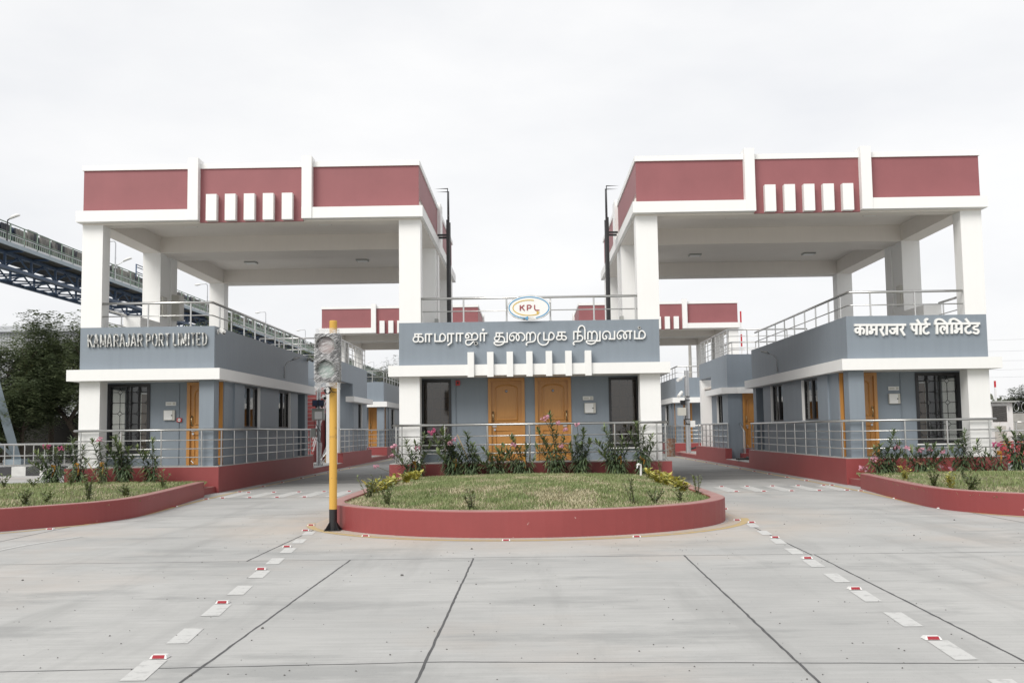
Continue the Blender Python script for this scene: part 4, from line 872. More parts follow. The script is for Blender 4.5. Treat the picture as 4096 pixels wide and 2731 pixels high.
def inpoly(x, y, poly):
    c = False; j = len(poly) - 1
    for i in range(len(poly)):
        xi, yi = poly[i]; xj, yj = poly[j]
        if (yi > y) != (yj > y) and x < (xj-xi)*(y-yi)/(yj-yi) + xi: c = not c
        j = i
    return c
def bed(parent, poly, h, name='soil'):
    xs = [p[0] for p in poly]; ys = [p[1] for p in poly]; nx_, ny_ = 76, 84; b = MB(); vs = []; x0, x1, y0, y1 = min(xs), max(xs), min(ys), max(ys)
    fs = []
    for j in range(ny_+1):
        for i in range(nx_+1):
            x = x0+(x1-x0)*i/nx_; y = y0+(y1-y0)*j/ny_; vs.append((x, y, h(x, y) - 0.012 + U(-.008, .008)))
    for j in range(ny_):
        for i in range(nx_):
            x = x0+(x1-x0)*(i+.5)/nx_; y = y0+(y1-y0)*(j+.5)/ny_
            if all(inpoly(x + ex*(x1-x0)/nx_, y + ey*(y1-y0)/ny_, poly) for ex in (-.5, .5) for ey in (-.5, .5)): a = j*(nx_+1)+i; fs.append((a, a+1, a+nx_+2, a+nx_+1))
    b.add(vs, fs); return obj(name, b, SOIL, parent)
def lawn(label, poly, h, n, wmat, frac_dry):
    xs = [p[0] for p in poly]; ys = [p[1] for p in poly]
    g, d = MB(), MB()
    gv, gf, dv, df = [], [], [], []
    cnt = 0
    while cnt < n:
        x, y = U(min(xs), max(xs)), min(ys) + (max(ys)-min(ys)) * R()**1.25
        if not inpoly(x, y, poly): continue
        cnt += 1; z = h(x, y) - 0.015; q = U(0, 6.28); ln = U(0.03, 0.075); wd = U(0.006, 0.012); lean = U(0.01, 0.05)
        patch = 2.6*mnoise.noise(Vector((x*.8, y*.45, 3))) + 2.2*mnoise.noise(Vector((x*2.6, y*1.3, 9))) + U(-1.2, 1.2)
        dry = patch > 1.1 - frac_dry * 2
        v, f = (dv, df) if dry else (gv, gf); o = len(v); cxq, syq = math.cos(q), math.sin(q)
        if dry: lean += 0.03; ln *= 0.8
        v += [(x - syq*wd, y + cxq*wd, z), (x + syq*wd, y - cxq*wd, z), (x + cxq*lean, y + syq*lean, z + ln)]; f.append((o, o+1, o+2))
    g.add(gv, gf); d.add(dv, df)
    for mb_, mt, lab in ((g, GRASS, 'green '), (d, STRAW, 'dry straw-coloured ')):
        single('grass', mb_, mt, lab + label, 'grass', (0, 0, 0), kind='stuff')
pc_ = thing('planter', 'round-fronted red kerbed planter in the middle of the forecourt', 'planter', (-0.06, 18.3, 0), 'red kerbed planters')
obj('planter_kerb', ribbonwall(outC, inC, -0.03, 0.385), KERB, pc_, bevel=0.02)
bed(pc_, inC, hC); lawn('lawn growing in the middle planter', inC, hC, 64000, None, 0.42)
outL = curveL; inL = inset(curveL, -0.22)
polyL = inL + [(-14.0, 27.78), (-8.5, 27.78)]
for sgn, nm, bx in ((1, 'left', None), (-1, 'right', None)):
    f = (lambda p: p) if sgn == 1 else (lambda p: (-p[0] + 0.02, p[1]))
    o_, i_ = [f(p) for p in outL], [f(p) for p in inL]
    if sgn == 1: o_, i_ = o_, i_
    else: o_, i_ = o_[::-1], i_[::-1]
    r = thing('planter', 'curved red kerbed planter before the %s booth' % nm, 'planter', (sgn*-11, 20, 0), 'red kerbed planters')
    obj('planter_kerb', ribbonwall(o_[::-1], i_[::-1], -0.03, 0.375), KERB, r, bevel=0.02)
    a, c = XB(f((-8.75, 0))[0], f((-8.31, 0))[0]); b = MB(); b.box(a, c, 25.93, 27.795, -0.02, 0.17); obj('planter_step', b, KERB, r)
    a, c = XB(f((-14.1, 0))[0], f((-8.76, 0))[0])
    pl_ = [f(p) for p in polyL]; pl_ = [(min(max(x, -14), 14), y) for x, y in pl_]
    bed(r, pl_, hS); lawn('lawn growing in the %s planter' % nm, [q for q in pl_], hS, 30000, None, 0.12 if sgn == 1 else 0.24)

# ------------------------------------------------------------- plants
def leaf(mb, p, d, ln, wd, droop=0.25, fold=0.0):
    """one narrow leaf: base, two shoulders, tip, bent along its length"""
    d = d.normalized(); s_ = d.cross(Vector((0, 0, 1)))
    s_ = s_.normalized() if s_.length > 0.05 else Vector((1, 0, 0)); up = s_.cross(d)
    m1 = p + d*ln*0.35 + up*ln*0.03; m2 = p + d*ln*0.7 - Vector((0, 0, droop*ln*0.25)); t = p + d*ln - Vector((0, 0, droop*ln*0.7))
    mb.add([p, m1 + s_*wd*0.5, m1 - s_*wd*0.5, m2 + s_*wd*0.38, m2 - s_*wd*0.38, t], [(0, 2, 1), (1, 2, 4, 3), (3, 4, 5)])
def flower_head(mb, p, r, n):
    for _ in range(n):
        c = p + Vector((U(-1, 1), U(-1, 1), U(-0.8, 0.8))) * r; ax = Vector((U(-1, 1), U(-1, 0.2), U(-.3, 1))).normalized()
        a = ax.cross(Vector((0.3, 0.2, 1))).normalized(); b_ = ax.cross(a); s_ = U(0.018, 0.03); q0 = U(0, 6)
        for k in range(5):
            q = q0 + k*2*PI/5; u = a*math.cos(q) + b_*math.sin(q); v = a*math.cos(q+1.25) + b_*math.sin(q+1.25)
            mb.add([c, c + u*s_ + ax*0.004, c + (u+v).normalized()*s_*1.25 + ax*0.008, c + v*s_*0.9 + ax*0.004], [(0, 1, 2, 3)])
def oleander(label, x, y, z, stems, dens=1.0, flowers=(), fmat=None, young=0.2, tie=False, stick=None):
    """stems: (top x, top z, base dx, y lean)"""
    r = thing('oleander_shrub', label, 'shrub', (x, y, z), 'oleander shrubs')
    st, lf, ly = MB(), MB(), MB()
    for (tx, tz, bdx, yl) in stems:
        p0 = Vector((x + bdx, y + U(-.05, .05), z - 0.05)); p3 = Vector((tx, y + yl, tz)); H = (p3 - p0).length
        c1 = p0 + Vector((bdx*0.3, 0, H*0.4)); pts = []
        for k in range(9):
            t = k/8; pts.append((1-t)**2*p0 + 2*t*(1-t)*c1 + t*t*p3)
        st.tube(pts, [0.013*(1-0.65*k/8) for k in range(9)], 5)
        whorls = int(H*38*dens)
        for i in range(whorls):
            t = 0.16 + 0.84*(i + U(0, .7))/whorls; k = min(7, int(t*8)); fr = t*8 - k; q = pts[k].lerp(pts[k+1], min(1, fr)); ax = (pts[k+1]-pts[k]).normalized()
            a = ax.cross(Vector((1, .3, 0))).normalized(); b_ = ax.cross(a); q0 = U(0, 6.28)
            for j in range(3):
                an = q0 + j*2.094 + U(-.3, .3); o = a*math.cos(an) + b_*math.sin(an)
                rise = 0.95 if t > 0.9 else (0.5 if t > 0.6 else U(-0.1, 0.45))
                ln = U(0.16, 0.29)*(0.85 if t > .93 else 1)
                leaf(ly if (t > 0.86 and R() < 0.35 + young) or R() < young*0.25 else lf, q, o + ax*rise, ln, U(0.028, 0.046), U(0.0, 0.5) if t > .6 else U(0.3, 1.0))
    obj('stems', st, STEM, r); obj('leaves', lf, OLEA, r)
    if ly.v: obj('young_leaves', ly, OLEB, r)
    for fx, fz in flowers:
        b = MB(); flower_head(b, Vector((fx, y - 0.12, fz)), 0.06, 15); obj('flower_cluster', b, fmat or PINK, r)
        b = MB(); b.tube([Vector((fx, y-0.12, fz)), Vector(((fx*2+x)/3, y-0.06, fz-0.14)), Vector(((fx+x)/2, y, fz-0.3))], 0.006, 4); obj('flower_stalk', b, STEM, r)
    if tie:
        b = MB(); zz = z + 0.45
        for k in range(5): b.tube([(x-0.05+U(-.02,.02), y-0.08, zz+0.02*k), (x+0.06, y-0.1, zz+0.015*k+U(-.02,.02))], 0.012, 4)
        b.tube([(x+0.05, y-0.1, zz), (x+0.02+U(-.06,.06), y-0.12, zz-0.22)], [0.02, 0.008], 4); obj('cloth_tie', b, TIE, r)
    if stick: b = MB(); b.tube([stick[0], stick[1]], 0.014, 6); obj('support_stick', b, TIMBER, r)
    return r
yC_, zb = 27.35, 0.30
def fan(x, z, tops, yl=0.0): return [(x + dx, z + h, bdx, yl + U(-.18, .12)) for dx, h, bdx in tops]
oleander('loose oleander with pink flowers leaning out over the left lane', -3.0, yC_, 0.25, fan(-3.0, 0.25, [(-.55,.75,-.08),(-.2,1.05,-.03),(.05,1.0,0),(.28,1.2,.03),(.45,.95,.06),(-.05,.7,-.05),(.3,.7,.05),(-.35,.5,-.06)]), 0.8, [(-3.52, 1.17), (-3.6, .92), (-3.98, .66), (-2.9, 1.1)], PINK, 0.2, True)
oleander('dense oleander topped by one deep pink bloom under the left window', -1.95, yC_, .29, fan(-1.95, .29, [(-.55,1.05,-.05),(-.35,1.25,-.03),(-.2,1.0,0),(-.05,.85,.03),(-.45,.7,-.05),(.1,.6,.06),(-.15,1.1,.02)]), 1.25, [(-2.56, 1.50), (-2.5, 1.56)], MAGENTA, 0.2, True)
oleander('oleander with pale flowers and a dry broken stalk left of door 15', -1.5, yC_, .30, fan(-1.5, .30, [(-.15,1.2,-.02),(-.35,.85,-.05),(-.5,.65,-.07),(.1,.75,.03),(.2,.5,.06),(0,.9,.01)]), 1.15, [(-2.05, 1.22), (-1.95, 1.32)], PINK, 0.15, False, ((-1.6, yC_-.05, .8), (-1.87, yC_-.1, 1.45)))
oleander('low drooping oleander under the handle side of door 15', -.78, yC_, .34, fan(-.78, .34, [(-.45,.72,-.06),(-.3,.55,-.05),(-.1,.5,-.01),(.12,.45,.05),(.0,.6,.02),(-.5,.35,-.07)]), 1.3, [(-1.24, .40)], PINK, 0.5)
oleander('oleander in front of the right half of door 15', -.18, yC_, .33, fan(-.18, .33, [(-.32,1.05,-.02),(-.55,.8,-.05),(-.1,.75,0),(.12,.8,.02),(.3,.45,.06),(-.7,.7,-.07)]), 1.0, [(-.42, 1.17)], PINK, 0.3, True)
oleander('tallest oleander with three flower heads before door 16', .69, yC_, .34, fan(.69, .34, [(-.18,1.6,0),(-.5,1.2,-.05),(-.35,.95,-.04),(-.02,1.1,.01),(.22,1.0,.04),(.4,.8,.05),(-.55,.75,-.06)]), 0.8, [(.43, 1.86), (.36, 1.82), (.73, 1.72), (.92, 1.55), (.80, 1.12)], PINK, 0.25)
oleander('bushy dark oleander with a pink bloom right of door 16', 1.3, yC_, .34, fan(1.3, .34, [(-.12,1.0,-.03),(.1,1.2,.03),(.28,.9,.05),(-.28,.7,-.05),(.0,.8,0),(.18,.6,.04)]), 1.3, [(1.22, 1.66)], PINK, 0.15)
oleander('broad flowerless oleander before the right part of the middle booth', 2.3, yC_, .31, fan(2.3, .31, [(-.38,1.25,-.03),(-.6,.9,-.06),(-.3,.8,-.03),(-.05,.7,0),(.1,.95,.03),(.25,.8,.05),(-.5,.6,-.05)]), 1.15, [], PINK, 0.25, True)
oleander('tall slim oleander tied with orange cloth beside the right white column', 2.9, yC_, .29, fan(2.9, .29, [(-.12,1.4,-.01),(.05,1.3,.01),(.25,1.05,.03),(-.3,1.15,-.03),(.33,.85,.04),(.05,.7,0)]), 1.0, [], PINK, 0.2, True)
yS = 26.95
oleander('wide oleander with two red-pink blooms at the outer left plinth corner', -12.2, yS, .28, fan(-12.2, .28, [(-.45,.85,-.06),(-.2,1.0,-.03),(.05,.95,.01),(.3,1.0,.05),(-.3,.65,-.05),(.15,.7,.03),(-.6,.6,-.08)]), 1.1, [(-12.33, 1.27), (-12.0, 1.24), (-12.4, 1.29)], MAGENTA, 0.35, True)
oleander('upright oleander before the left white column', -11.6, yS, .32, fan(-11.6, .32, [(-.1,1.15,-.02),(-.28,.9,-.04),(.12,.95,.03),(.28,.6,.05),(-.2,.6,-.03)]), 0.95, [], PINK, 0.2, True)
oleander('thin two-stemmed oleander propped by a pale stick before the left column', -10.95, yS, .32, fan(-10.95, .32, [(-.3,1.1,-.04),(-.12,1.05,-.01),(.1,.7,.03)]), 0.85, [], PINK, 0.25, True, ((-10.95, yS-.1, .3), (-11.3, yS-.1, .85)))
oleander('dense oleander with a faint bloom under the left barred window', -10.4, yS, .30, fan(-10.4, .30, [(-.3,1.2,-.03),(-.1,1.0,-.01),(-.5,.95,-.05),(.12,.9,.03),(.25,.7,.05),(-.2,.75,-.02)]), 1.3, [(-11.02, 1.44)], PINK, 0.3)
oleander('oleander with a pale green top right of the left barred window', -9.68, yS, .27, fan(-9.68, .27, [(0,1.15,0),(-.25,.8,-.04),(-.4,.95,-.06),(.1,.7,.02)]), 0.95, [], PINK, 0.6)
oleander('arching oleander with pale pink clusters at the inner right plinth corner', 9.0, yS, .23, fan(9.0, .23, [(.22,1.15,.02),(-.3,.75,-.05),(.4,.85,.05),(-.1,.8,-.02),(.1,.7,.01),(.5,.6,.07),(-.45,.4,-.08)]), 1.15, [(9.52, .96), (9.28, .98), (8.67, .68), (8.72, .74), (8.36, .47), (8.48, .44)], PINK, 0.25)
oleander('spreading oleander with pale blooms beside the right booth door', 10.0, yS, .26, fan(10.0, .26, [(.05,.75,0),(-.4,.6,-.06),(.45,.65,.06),(-.2,.7,-.03),(.25,.75,.03),(.6,.45,.08),(-.55,.45,-.08)]), 1.2, [(9.88, .90), (10.1, .92)], PINK, 0.2, False, ((10.35, yS-.1, .3), (9.75, yS-.1, .62)))
oleander('oleander with two pink clusters under the right barred window', 10.95, yS, .32, fan(10.95, .32, [(.02,1.0,0),(-.35,.6,-.05),(.3,.55,.05),(-.15,.75,-.02),(.15,.8,.03)]), 1.0, [(10.42, .85), (10.38, .48), (10.6, .42)], PINK, 0.2)
oleander('small sparse oleander before the far right white column', 11.45, yS, .31, fan(11.45, .31, [(-.1,.78,-.02),(.15,.5,.03),(-.3,.35,-.05)]), 0.9, [], PINK, 0.2)
oleander('reddish thin-stemmed oleander at the outer right plinth', 11.85, yS, .32, fan(11.85, .32, [(-.05,.62,-.01),(.2,.5,.03),(-.25,.4,-.04)]), 0.9, [], PINK, 0.2, True)
oleander('tall oleander with deep pink blooms at the right picture edge', 12.35, yS, .27, fan(12.35, .27, [(-.5,1.15,-.05),(-.1,1.05,0),(.1,.95,.02),(-.35,.85,-.03),(.3,1.05,.05),(.2,.6,.03)]), 1.1, [(11.72, 1.02), (11.85, 1.0)], MAGENTA, 0.25)
def tuft(name, label, cat, x, y, z, h, mat, n, ln, wd, spread, group):
    r = thing(name, label, cat, (x, y, z), group); st, lf = MB(), MB()
    for k in range(max(3, n//14)):
        q = U(0, 6.28); t = Vector((x + math.cos(q)*spread*U(.2, 1), y + math.sin(q)*spread*U(.2, 1), z + h*U(.6, 1))); p = Vector((x+U(-.03,.03), y+U(-.03,.03), z-.03))
        st.tube([p, p.lerp(t, .5) + Vector((U(-.02,.02), 0, .02)), t], 0.005, 4)
        for i in range(14):
            s_ = .08 + .92*i/13; c = p.lerp(t, s_); an = U(0, 6.28)
            leaf(lf, c, Vector((math.cos(an), math.sin(an), U(.2, .9))), ln*U(.7, 1.2), wd*U(.8, 1.2), U(0, .4))
    obj('stems', st, STEM, r); obj('leaves', lf, mat, r); return r
for i, (x, y) in enumerate([(-3.02,20.44),(-2.98,21.1),(-3.0,22.1),(-3.02,23.3),(-2.82,24.0),(-2.75,25.3)]):
    tuft('croton', 'yellow croton along the left edge of the middle planter, %s from the camera' % ORD[i], 'croton', x, y, hC(x, y), .22, CROT, 84, .16, .075, .22, 'yellow crotons')
for i, (x, y) in enumerate([(2.75,19.4),(2.92,20.9),(2.80,21.8),(2.75,22.6),(2.95,23.5),(2.85,24.7)]):
    tuft('croton', 'yellow croton along the right edge of the middle planter, %s from the camera' % ORD[i], 'croton', x, y, hC(x, y), .22, CROT, 84, .16, .075, .22, 'yellow crotons')
SH = 'small planter shrubs'
for lab, x, y, h, n, sp in [('leafy low shrub at the left rim of the middle planter', -2.9, 18.9, .50, 110, .34), ('small green shrub on the front left of the middle lawn', -2.3, 17.0, .42, 70, .2), ('light green shrub near the middle of the front rim', -.87, 15.9, .38, 56, .16),
    ('single spiky shrub on the front right of the middle lawn', 1.6, 16.6, .48, 50, .14), ('open twiggy shrub beside the spiky one on the middle lawn', 1.95, 16.7, .34, 50, .2), ('reddish low shrub at the right rim of the middle planter', 2.38, 16.9, .26, 40, .15), ('twiggy shrub hanging over the right kerb of the middle planter', 2.98, 19.0, .46, 50, .3), ('tall sprig behind the yellow crotons on the right rim', 3.0, 24.3, .55, 36, .1)]:
    tuft('small_shrub', lab, 'shrub', x, y, hC(x, y), h*.85, SHRUB, int(n*1.5), .085, .036, sp, SH)
for lab, x, y, h, n in [('small shrub at the left picture edge of the left planter, farther one', -11.58, 23.1, .3, 40), ('tiny sprout beside the small shrub at the left picture edge', -11.1, 23.5, .22, 28), ('round small shrub on the back of the left lawn', -10.5, 24.0, .32, 56), ('upright sprig on the back of the left lawn', -9.95, 24.4, .42, 30), ('small dark shrub nearest the camera on the left lawn', -8.75, 18.2, .3, 50), ('broad-leaved sprout beside the front shrub of the left lawn', -8.75, 19.0, .22, 30),
    ('tallest twiggy shrub on the left planter rim', -8.35, 19.9, .48, 64), ('low creeping shrub along the left planter rim', -8.2, 21.4, .22, 60), ('thin sprig near the end of the left planter', -8.45, 24.2, .4, 40), ('yellowish shrub nearest the inner end of the right planter', 8.35, 23.7, .3, 60), ('leafy shrub on the right lawn, left of the croton-like one', 8.05, 21.3, .38, 66), ('yellow-green broad shrub on the right lawn', 8.05, 20.4, .32, 60), ('dark round shrub on the right lawn', 8.2, 19.8, .30, 70), ('thin sprout behind the round shrub on the right lawn', 9.0, 22.0, .32, 28), ('low shrub at the right picture edge of the right lawn', 8.5, 17.9, .24, 44)]:
    tuft('small_shrub', lab, 'shrub', x, y, hS(x, y), h, SHRUB if 'yellow' not in lab else CROT, n*2, .095, .045, .18, SH)
t = thing('water_tap', 'white plastic tap pipe standing by the right column in the middle planter', 'tap', (2.78, 26.6, .3))
b = MB(); b.tube([(2.78, 26.6, .28), (2.78, 26.6, .62)], .028, 10); b.tube([(2.78, 26.6, .62), (2.72, 26.55, .65), (2.68, 26.52, .62)], .03, 10); obj('pipe', b, PLASTIC, t)
b = MB(); b.tube([(2.70, 26.53, .63), (2.68, 26.52, .55)], .022, 8); obj('spout', b, GALV, t)
# grit lying about on the pavement
b = MB()
for _ in range(950):
    y = 5.5 + 17*R()**1.6; x = U(-5.5, 7.5)
    if math.hypot((x+.06)/3.4, (y-18.3)/3.1) < 1.05: continue
    s_ = U(.003, .008)*(2.6 if R() < .03 else 1); a = U(0, 6)
    p = [(x + s_*math.cos(a + k*1.257)*U(.7, 1.2), y + s_*math.sin(a + k*1.257)*U(.7, 1.2), .002) for k in range(5)]
    q = [(px*.7 + x*.3, py*.7 + y*.3, s_*U(.7, 1.1)) for px, py, _z in p]
    b.add(p + q, [(0, 1, 6, 5), (1, 2, 7, 6), (2, 3, 8, 7), (3, 4, 9, 8), (4, 0, 5, 9), (5, 6, 7, 8, 9)])
single('gravel', b, PEBBLE, 'scattered dark grit on the concrete pavement', 'gravel', (0, 0, 0), kind='stuff')

# ------------------------------------------------------------- signal pole and camera poles
t = thing('signal_pole', 'yellow pole carrying a traffic signal wrapped in clear film', 'traffic signal', (-3.12, 16.7, 0))
b = MB(); b.lathe(-3.12, 16.7, [(.061, .33), (.061, 3.31), (.056, 3.325), (.045, 3.325), (.045, 3.25)], 24); obj('pole', b, YELPOLE, t, smooth=False)
b = MB(); b.lathe(-3.12, 16.7, [(.0625, .012), (.0625, .335)], 24); obj('black_foot', b, BLACK, t)
b = MB(); b.box(-3.245, -2.995, 16.575, 16.825, 0, .014)
for k in range(4):
    q = PI/4 + k*PI/2; c, s_ = math.cos(q), math.sin(q); n_ = (-s_*.005, c*.005)
    b.add([(-3.12 + c*r_ + e*n_[0], 16.7 + s_*r_ + e*n_[1], z) for e in (-1, 1) for r_, z in ((.06, .014), (.16, .014), (.06, .15))], [(0, 1, 2), (5, 4, 3), (0, 3, 4, 1), (1, 4, 5, 2), (2, 5, 3, 0)])
    b.lathe(-3.12 + c*.15, 16.7 + s_*.15, [(.012, .014), (.012, .035)], 6)
obj('base_plate', b, BLACK, t)
b = MB(); b.box(-3.345, -2.975, 16.36, 16.60, 2.33, 3.09); hd = obj('signal_head', b, BLACK, t)
for zc, mt in ((2.90, plain('hazy_red_lens', (.42, .34, .33), .3)), (2.52, plain('green_signal_lens', (.30, .40, .36), .3))):
    b = MB(); b.lathe(-3.16, zc, [(.135, 16.36), (.135, 16.345), (.10, 16.325), (.03, 16.315)], 22, 'y'); obj('signal_lens', b, mt, hd)
    b = MB(); n = 16; vs = []
    for y in (16.36, 16.22):
        for k in range(n+1):
            q = PI*(-.08 + 1.16*k/n); rr = .15 if y > 16.3 else .147; vs.append((-3.16 + rr*math.cos(q), y, zc + rr*math.sin(q) - (0 if y > 16.3 else .01)))
    b.add(vs, [(k, k+1, n+2+k, n+1+k) for k in range(n)]); obj('lens_hood', b, GREYBOX, hd)
# film: a wrinkled sleeve with gathered, ragged ends
vs, fs, nu, nv = [], [], 72, 40
for j in range(nv+1):
    v = j/nv; z = 2.24 + .93*v + (U(-.02, .02) if j in (0, nv) else 0)
    sq = 1.0 if .1 < v < .92 else (.93 if v <= .1 else .86)
    for i in range(nu):
        q = 2*PI*i/nu; c, s_ = math.cos(q), math.sin(q); e = 7; rr = 1/((abs(c)**e + abs(s_)**e)**(1/e))
        wr = .0045*math.sin(z*95 + 14*c + 3*math.sin(q*3)) + U(-.003, .003)
        hx, hy = .198*sq + wr, .15*sq + wr
        if j == 0: z2 = z - .03*math.sin(q*2 + 2) - (.05 if c < 0 else 0)
        else: z2 = z
        vs.append((-3.16 + hx*c*rr, 16.44 + hy*s_*rr + (.0 if s_ < 0 else .02), z2))
for j in range(nv):
    for i in range(nu): fs.append((j*nu+i, j*nu+(i+1) % nu, (j+1)*nu+(i+1) % nu, (j+1)*nu+i))
b = MB(); b.add(vs, fs); obj('plastic_wrap', b, FILM, hd, smooth=True)
b = MB()
for k in range(4): b.tube([(-3.2 + .045*math.cos(q) + .008*k, 16.60 - .01*k, 2.21 + .06*math.sin(q)) for q in [i*.5 for i in range(13)]], .006, 5)
b.tube([(-3.17, 16.6, 2.27), (-3.12, 16.62, 2.18), (-3.05, 16.63, 2.17)], .006, 5); obj('cable_coil', b, RUBBER, t)

t = thing('camera_pole', 'galvanised camera pole with floodlights and a glazed cabinet left of the yellow pole', 'camera pole', (-8.64, 43, .2), 'camera poles')
b = MB(); b.lathe(-8.63, 43, [(.085, .215), (.085, 3.5)], 14); b.box(-8.8, -8.46, 42.83, 43.17, .2, .216); obj('pole', b, GALV, t)
for k in range(4):
    b = MB(); b.lathe(-8.63 + (.13 if k % 2 else -.13), 43 + (.13 if k > 1 else -.13), [(.014, .21), (.014, .30)], 6); obj('anchor_bolt', b, BLACK, t)
b = MB(); b.box(-8.84, -8.36, 42.66, 42.9, 2.06, 2.51); cb = obj('cabinet', b, GREYBOX, t)
b = MB(); b.box(-8.72, -8.42, 42.64, 42.66, 2.10, 2.40); obj('cabinet_window', b, PAPER, cb)
b = MB(); b.box(-8.87, -8.33, 42.60, 42.92, 2.51, 2.53); obj('cabinet_roof', b, GREYBOX, cb)
for x in (-8.70, -8.46):
    b = MB(); b.box(x-.12, x+.11, 42.62, 42.8, 2.62, 2.88); b.box(x-.03, x+.03, 42.8, 42.9, 2.56, 2.7); fl = obj('floodlight', b, BLACK, t)
    b = MB(); b.box(x-.10, x+.09, 42.612, 42.62, 2.64, 2.86); obj('floodlight_glass', b, NAVY, fl)
b = MB(); b.box(-8.96, -8.73, 42.8, 43.0, 1.37, 1.73); obj('side_box', b, GREYBOX, t)
b = MB(); b.tube([(-8.6, 42.95, 3.0), (-8.4, 42.8, 2.95)], .02, 6); b.tube([(-8.42, 42.9, 3.02), (-8.28, 42.5, 2.94)], [.07, .075], 10); cm_ = obj('pole_camera', b, PLASTIC, t)
b = MB(); b.tube([(-8.28, 42.5, 2.94), (-8.275, 42.48, 2.937)], .055, 10); obj('camera_lens', b, RUBBER, cm_)
b = MB(); b.tube([(-8.73, 42.92, 1.9), (-8.5, 42.88, 1.55), (-8.55, 42.9, 1.15), (-8.75, 42.9, 1.3)], .012, 5); b.tube([(-8.80, 42.9, 2.06), (-8.76, 42.9, 1.75)], .012, 5); obj('cable', b, RUBBER, t)
t = thing('camera_pole', 'tall grey camera pole with two white cameras and a cream box in the right lane', 'camera pole', (8.57, 57, .2), 'camera poles')
b = MB(); b.lathe(8.55, 57, [(.14, .2), (.135, 1.9), (.12, 4.62), (.12, 4.64)], 14); obj('pole', b, GALV, t)
b = MB(); b.box(8.0, 8.42, 56.6, 56.95, 2.21, 2.63); cb = obj('cabinet', b, BEIGE, t)
b = MB(); b.box(7.985, 8.0, 56.62, 56.93, 2.23, 2.61); obj('cabinet_door', b, BEIGE, cb)
b = MB(); b.box(8.66, 8.92, 56.8, 57.0, 1.59, 1.93); obj('side_box', b, PLASTIC, t)
b = MB(); b.box(8.14, 8.40, 56.6, 56.9, 2.78, 3.02); obj('floodlight', b, BLACK, t)
b = MB(); b.tube([(8.5, 56.9, 3.15), (8.3, 56.7, 3.25), (8.2, 56.7, 3.3)], .03, 6); b.tube([(8.22, 56.7, 3.45), (7.98, 56.3, 3.22)], [.10, .09], 10); obj('pole_camera', b, PLASTIC, t)
b = MB(); b.tube([(8.5, 56.9, 4.35), (8.3, 56.8, 4.3), (8.25, 56.7, 4.2)], .03, 6); b.tube([(8.22, 56.8, 4.18), (7.98, 56.4, 4.1)], .09, 10); obj('pole_camera', b, PLASTIC, t)
for z in (1.72, 1.98, 3.0, 3.2):
    b = MB(); b.lathe(8.55, 57, [(.155, z), (.155, z+.05)], 14); obj('pole_clamp', b, BLACK, t)
b = MB(); b.tube([(8.42, 56.85, 2.2), (8.36, 56.85, 1.95), (8.5, 56.86, 1.75)], .02, 5); obj('cable', b, RUBBER, t)
t = thing('oil_drum', 'rusty steel drum standing beside the far right lane kerb', 'drum', (7.72, 58.0, 0))
b = MB(); b.lathe(7.70, 58.0, [(.27, 0), (.27, .31), (.285, .33), (.27, .35), (.27, .62), (.285, .64), (.27, .66), (.27, .96), (.285, .98), (.26, .98), (.255, .94)], 20); obj('drum_body', b, RUST, t)
for i, (x, y, z, s_, rz, lab) in enumerate([(-8.35, 47.35, .216, .42, .3, 'open brown cardboard box on the floor behind the left camera pole'), (-8.5, 47.6, .216, .55, -.2, 'taller brown cardboard box leaning at the foot of the red steps'), (-8.62, 47.1, .216, .34, .8, 'small cardboard box with white paper beside the red steps')]):
    t = thing('cardboard_box', lab, 'box', (x - .35, y, z), 'cardboard boxes'); ca, sa = math.cos(rz), math.sin(rz)
    def rot(px, py, pz, x=x-.35, y=y, z=z): return (x + px*ca - py*sa, y + px*sa + py*ca, z + pz)
    b = MB(rot); h = s_*.85; b.box(-s_/2, s_/2, -s_*.35, s_*.35, 0, h); obj('carton', b, CARD, t)
    b = MB(rot); b.add([(-s_/2, -s_*.36, h), (s_/2, -s_*.36, h), (s_*.45, -s_*.6, h*.8), (-s_*.45, -s_*.6, h*.8)], [(0, 1, 2, 3)]); b.add([(-s_/2, s_*.36, h), (s_/2, s_*.36, h), (s_*.4, s_*.5, h*1.25), (-s_*.4, s_*.5, h*1.25)], [(0, 1, 2, 3)]); obj('flap', b, CARD, t)
b = MB()
for k in range(9): b.tube([(-9.35 + U(-.1, .1), 46.9 + U(-.2, .2), .22), (-9.15 + U(-.25, .35), 47.0 + U(-.1, .3), .22 + U(.3, .95))], .012, 5)
single('scrap_conduits', b, GALV, 'bundle of scrap white conduits leaning by the cardboard boxes', 'conduit', (-9.2, 47, .22))
b = MB(); b.box(-9.0, -8.75, 46.75, 46.76, .22, .55); single('paper_sheet', b, PAPER, 'white paper sheet propped against the cardboard boxes', 'paper', (-8.9, 46.75, .22))
b = MB(); b.tube([(8.6 + .4*math.cos(q), 42.0 + .5*math.sin(q), .26 + .01*q) for q in [i*.4 for i in range(20)]] + [(8.7, 41.0, .3), (8.75, 39.7, .45)], .045, 8); single('hose', b, RUBBER, 'thick black hose coiled on the low kerb behind the right booth', 'hose', (8.6, 42, .22))
b = MB(); b.tube([(8.5, 57.3, .35), (9.0, 57.0, .5), (9.6, 56.6, .45), (10.2, 56.8, .25)], .05, 8); single('hose', b, RUBBER, 'black hose lying behind the right camera pole', 'hose', (9, 57, .22))
b = MB(); b.box(8.98, 9.28, 28.93 + DY, 28.945 + DY, 2.05, 2.42); single('paper_notice', b, PAPER, 'white paper notice taped to the far orange door of the right lane', 'notice', (9.13, 61.87, 2.05))

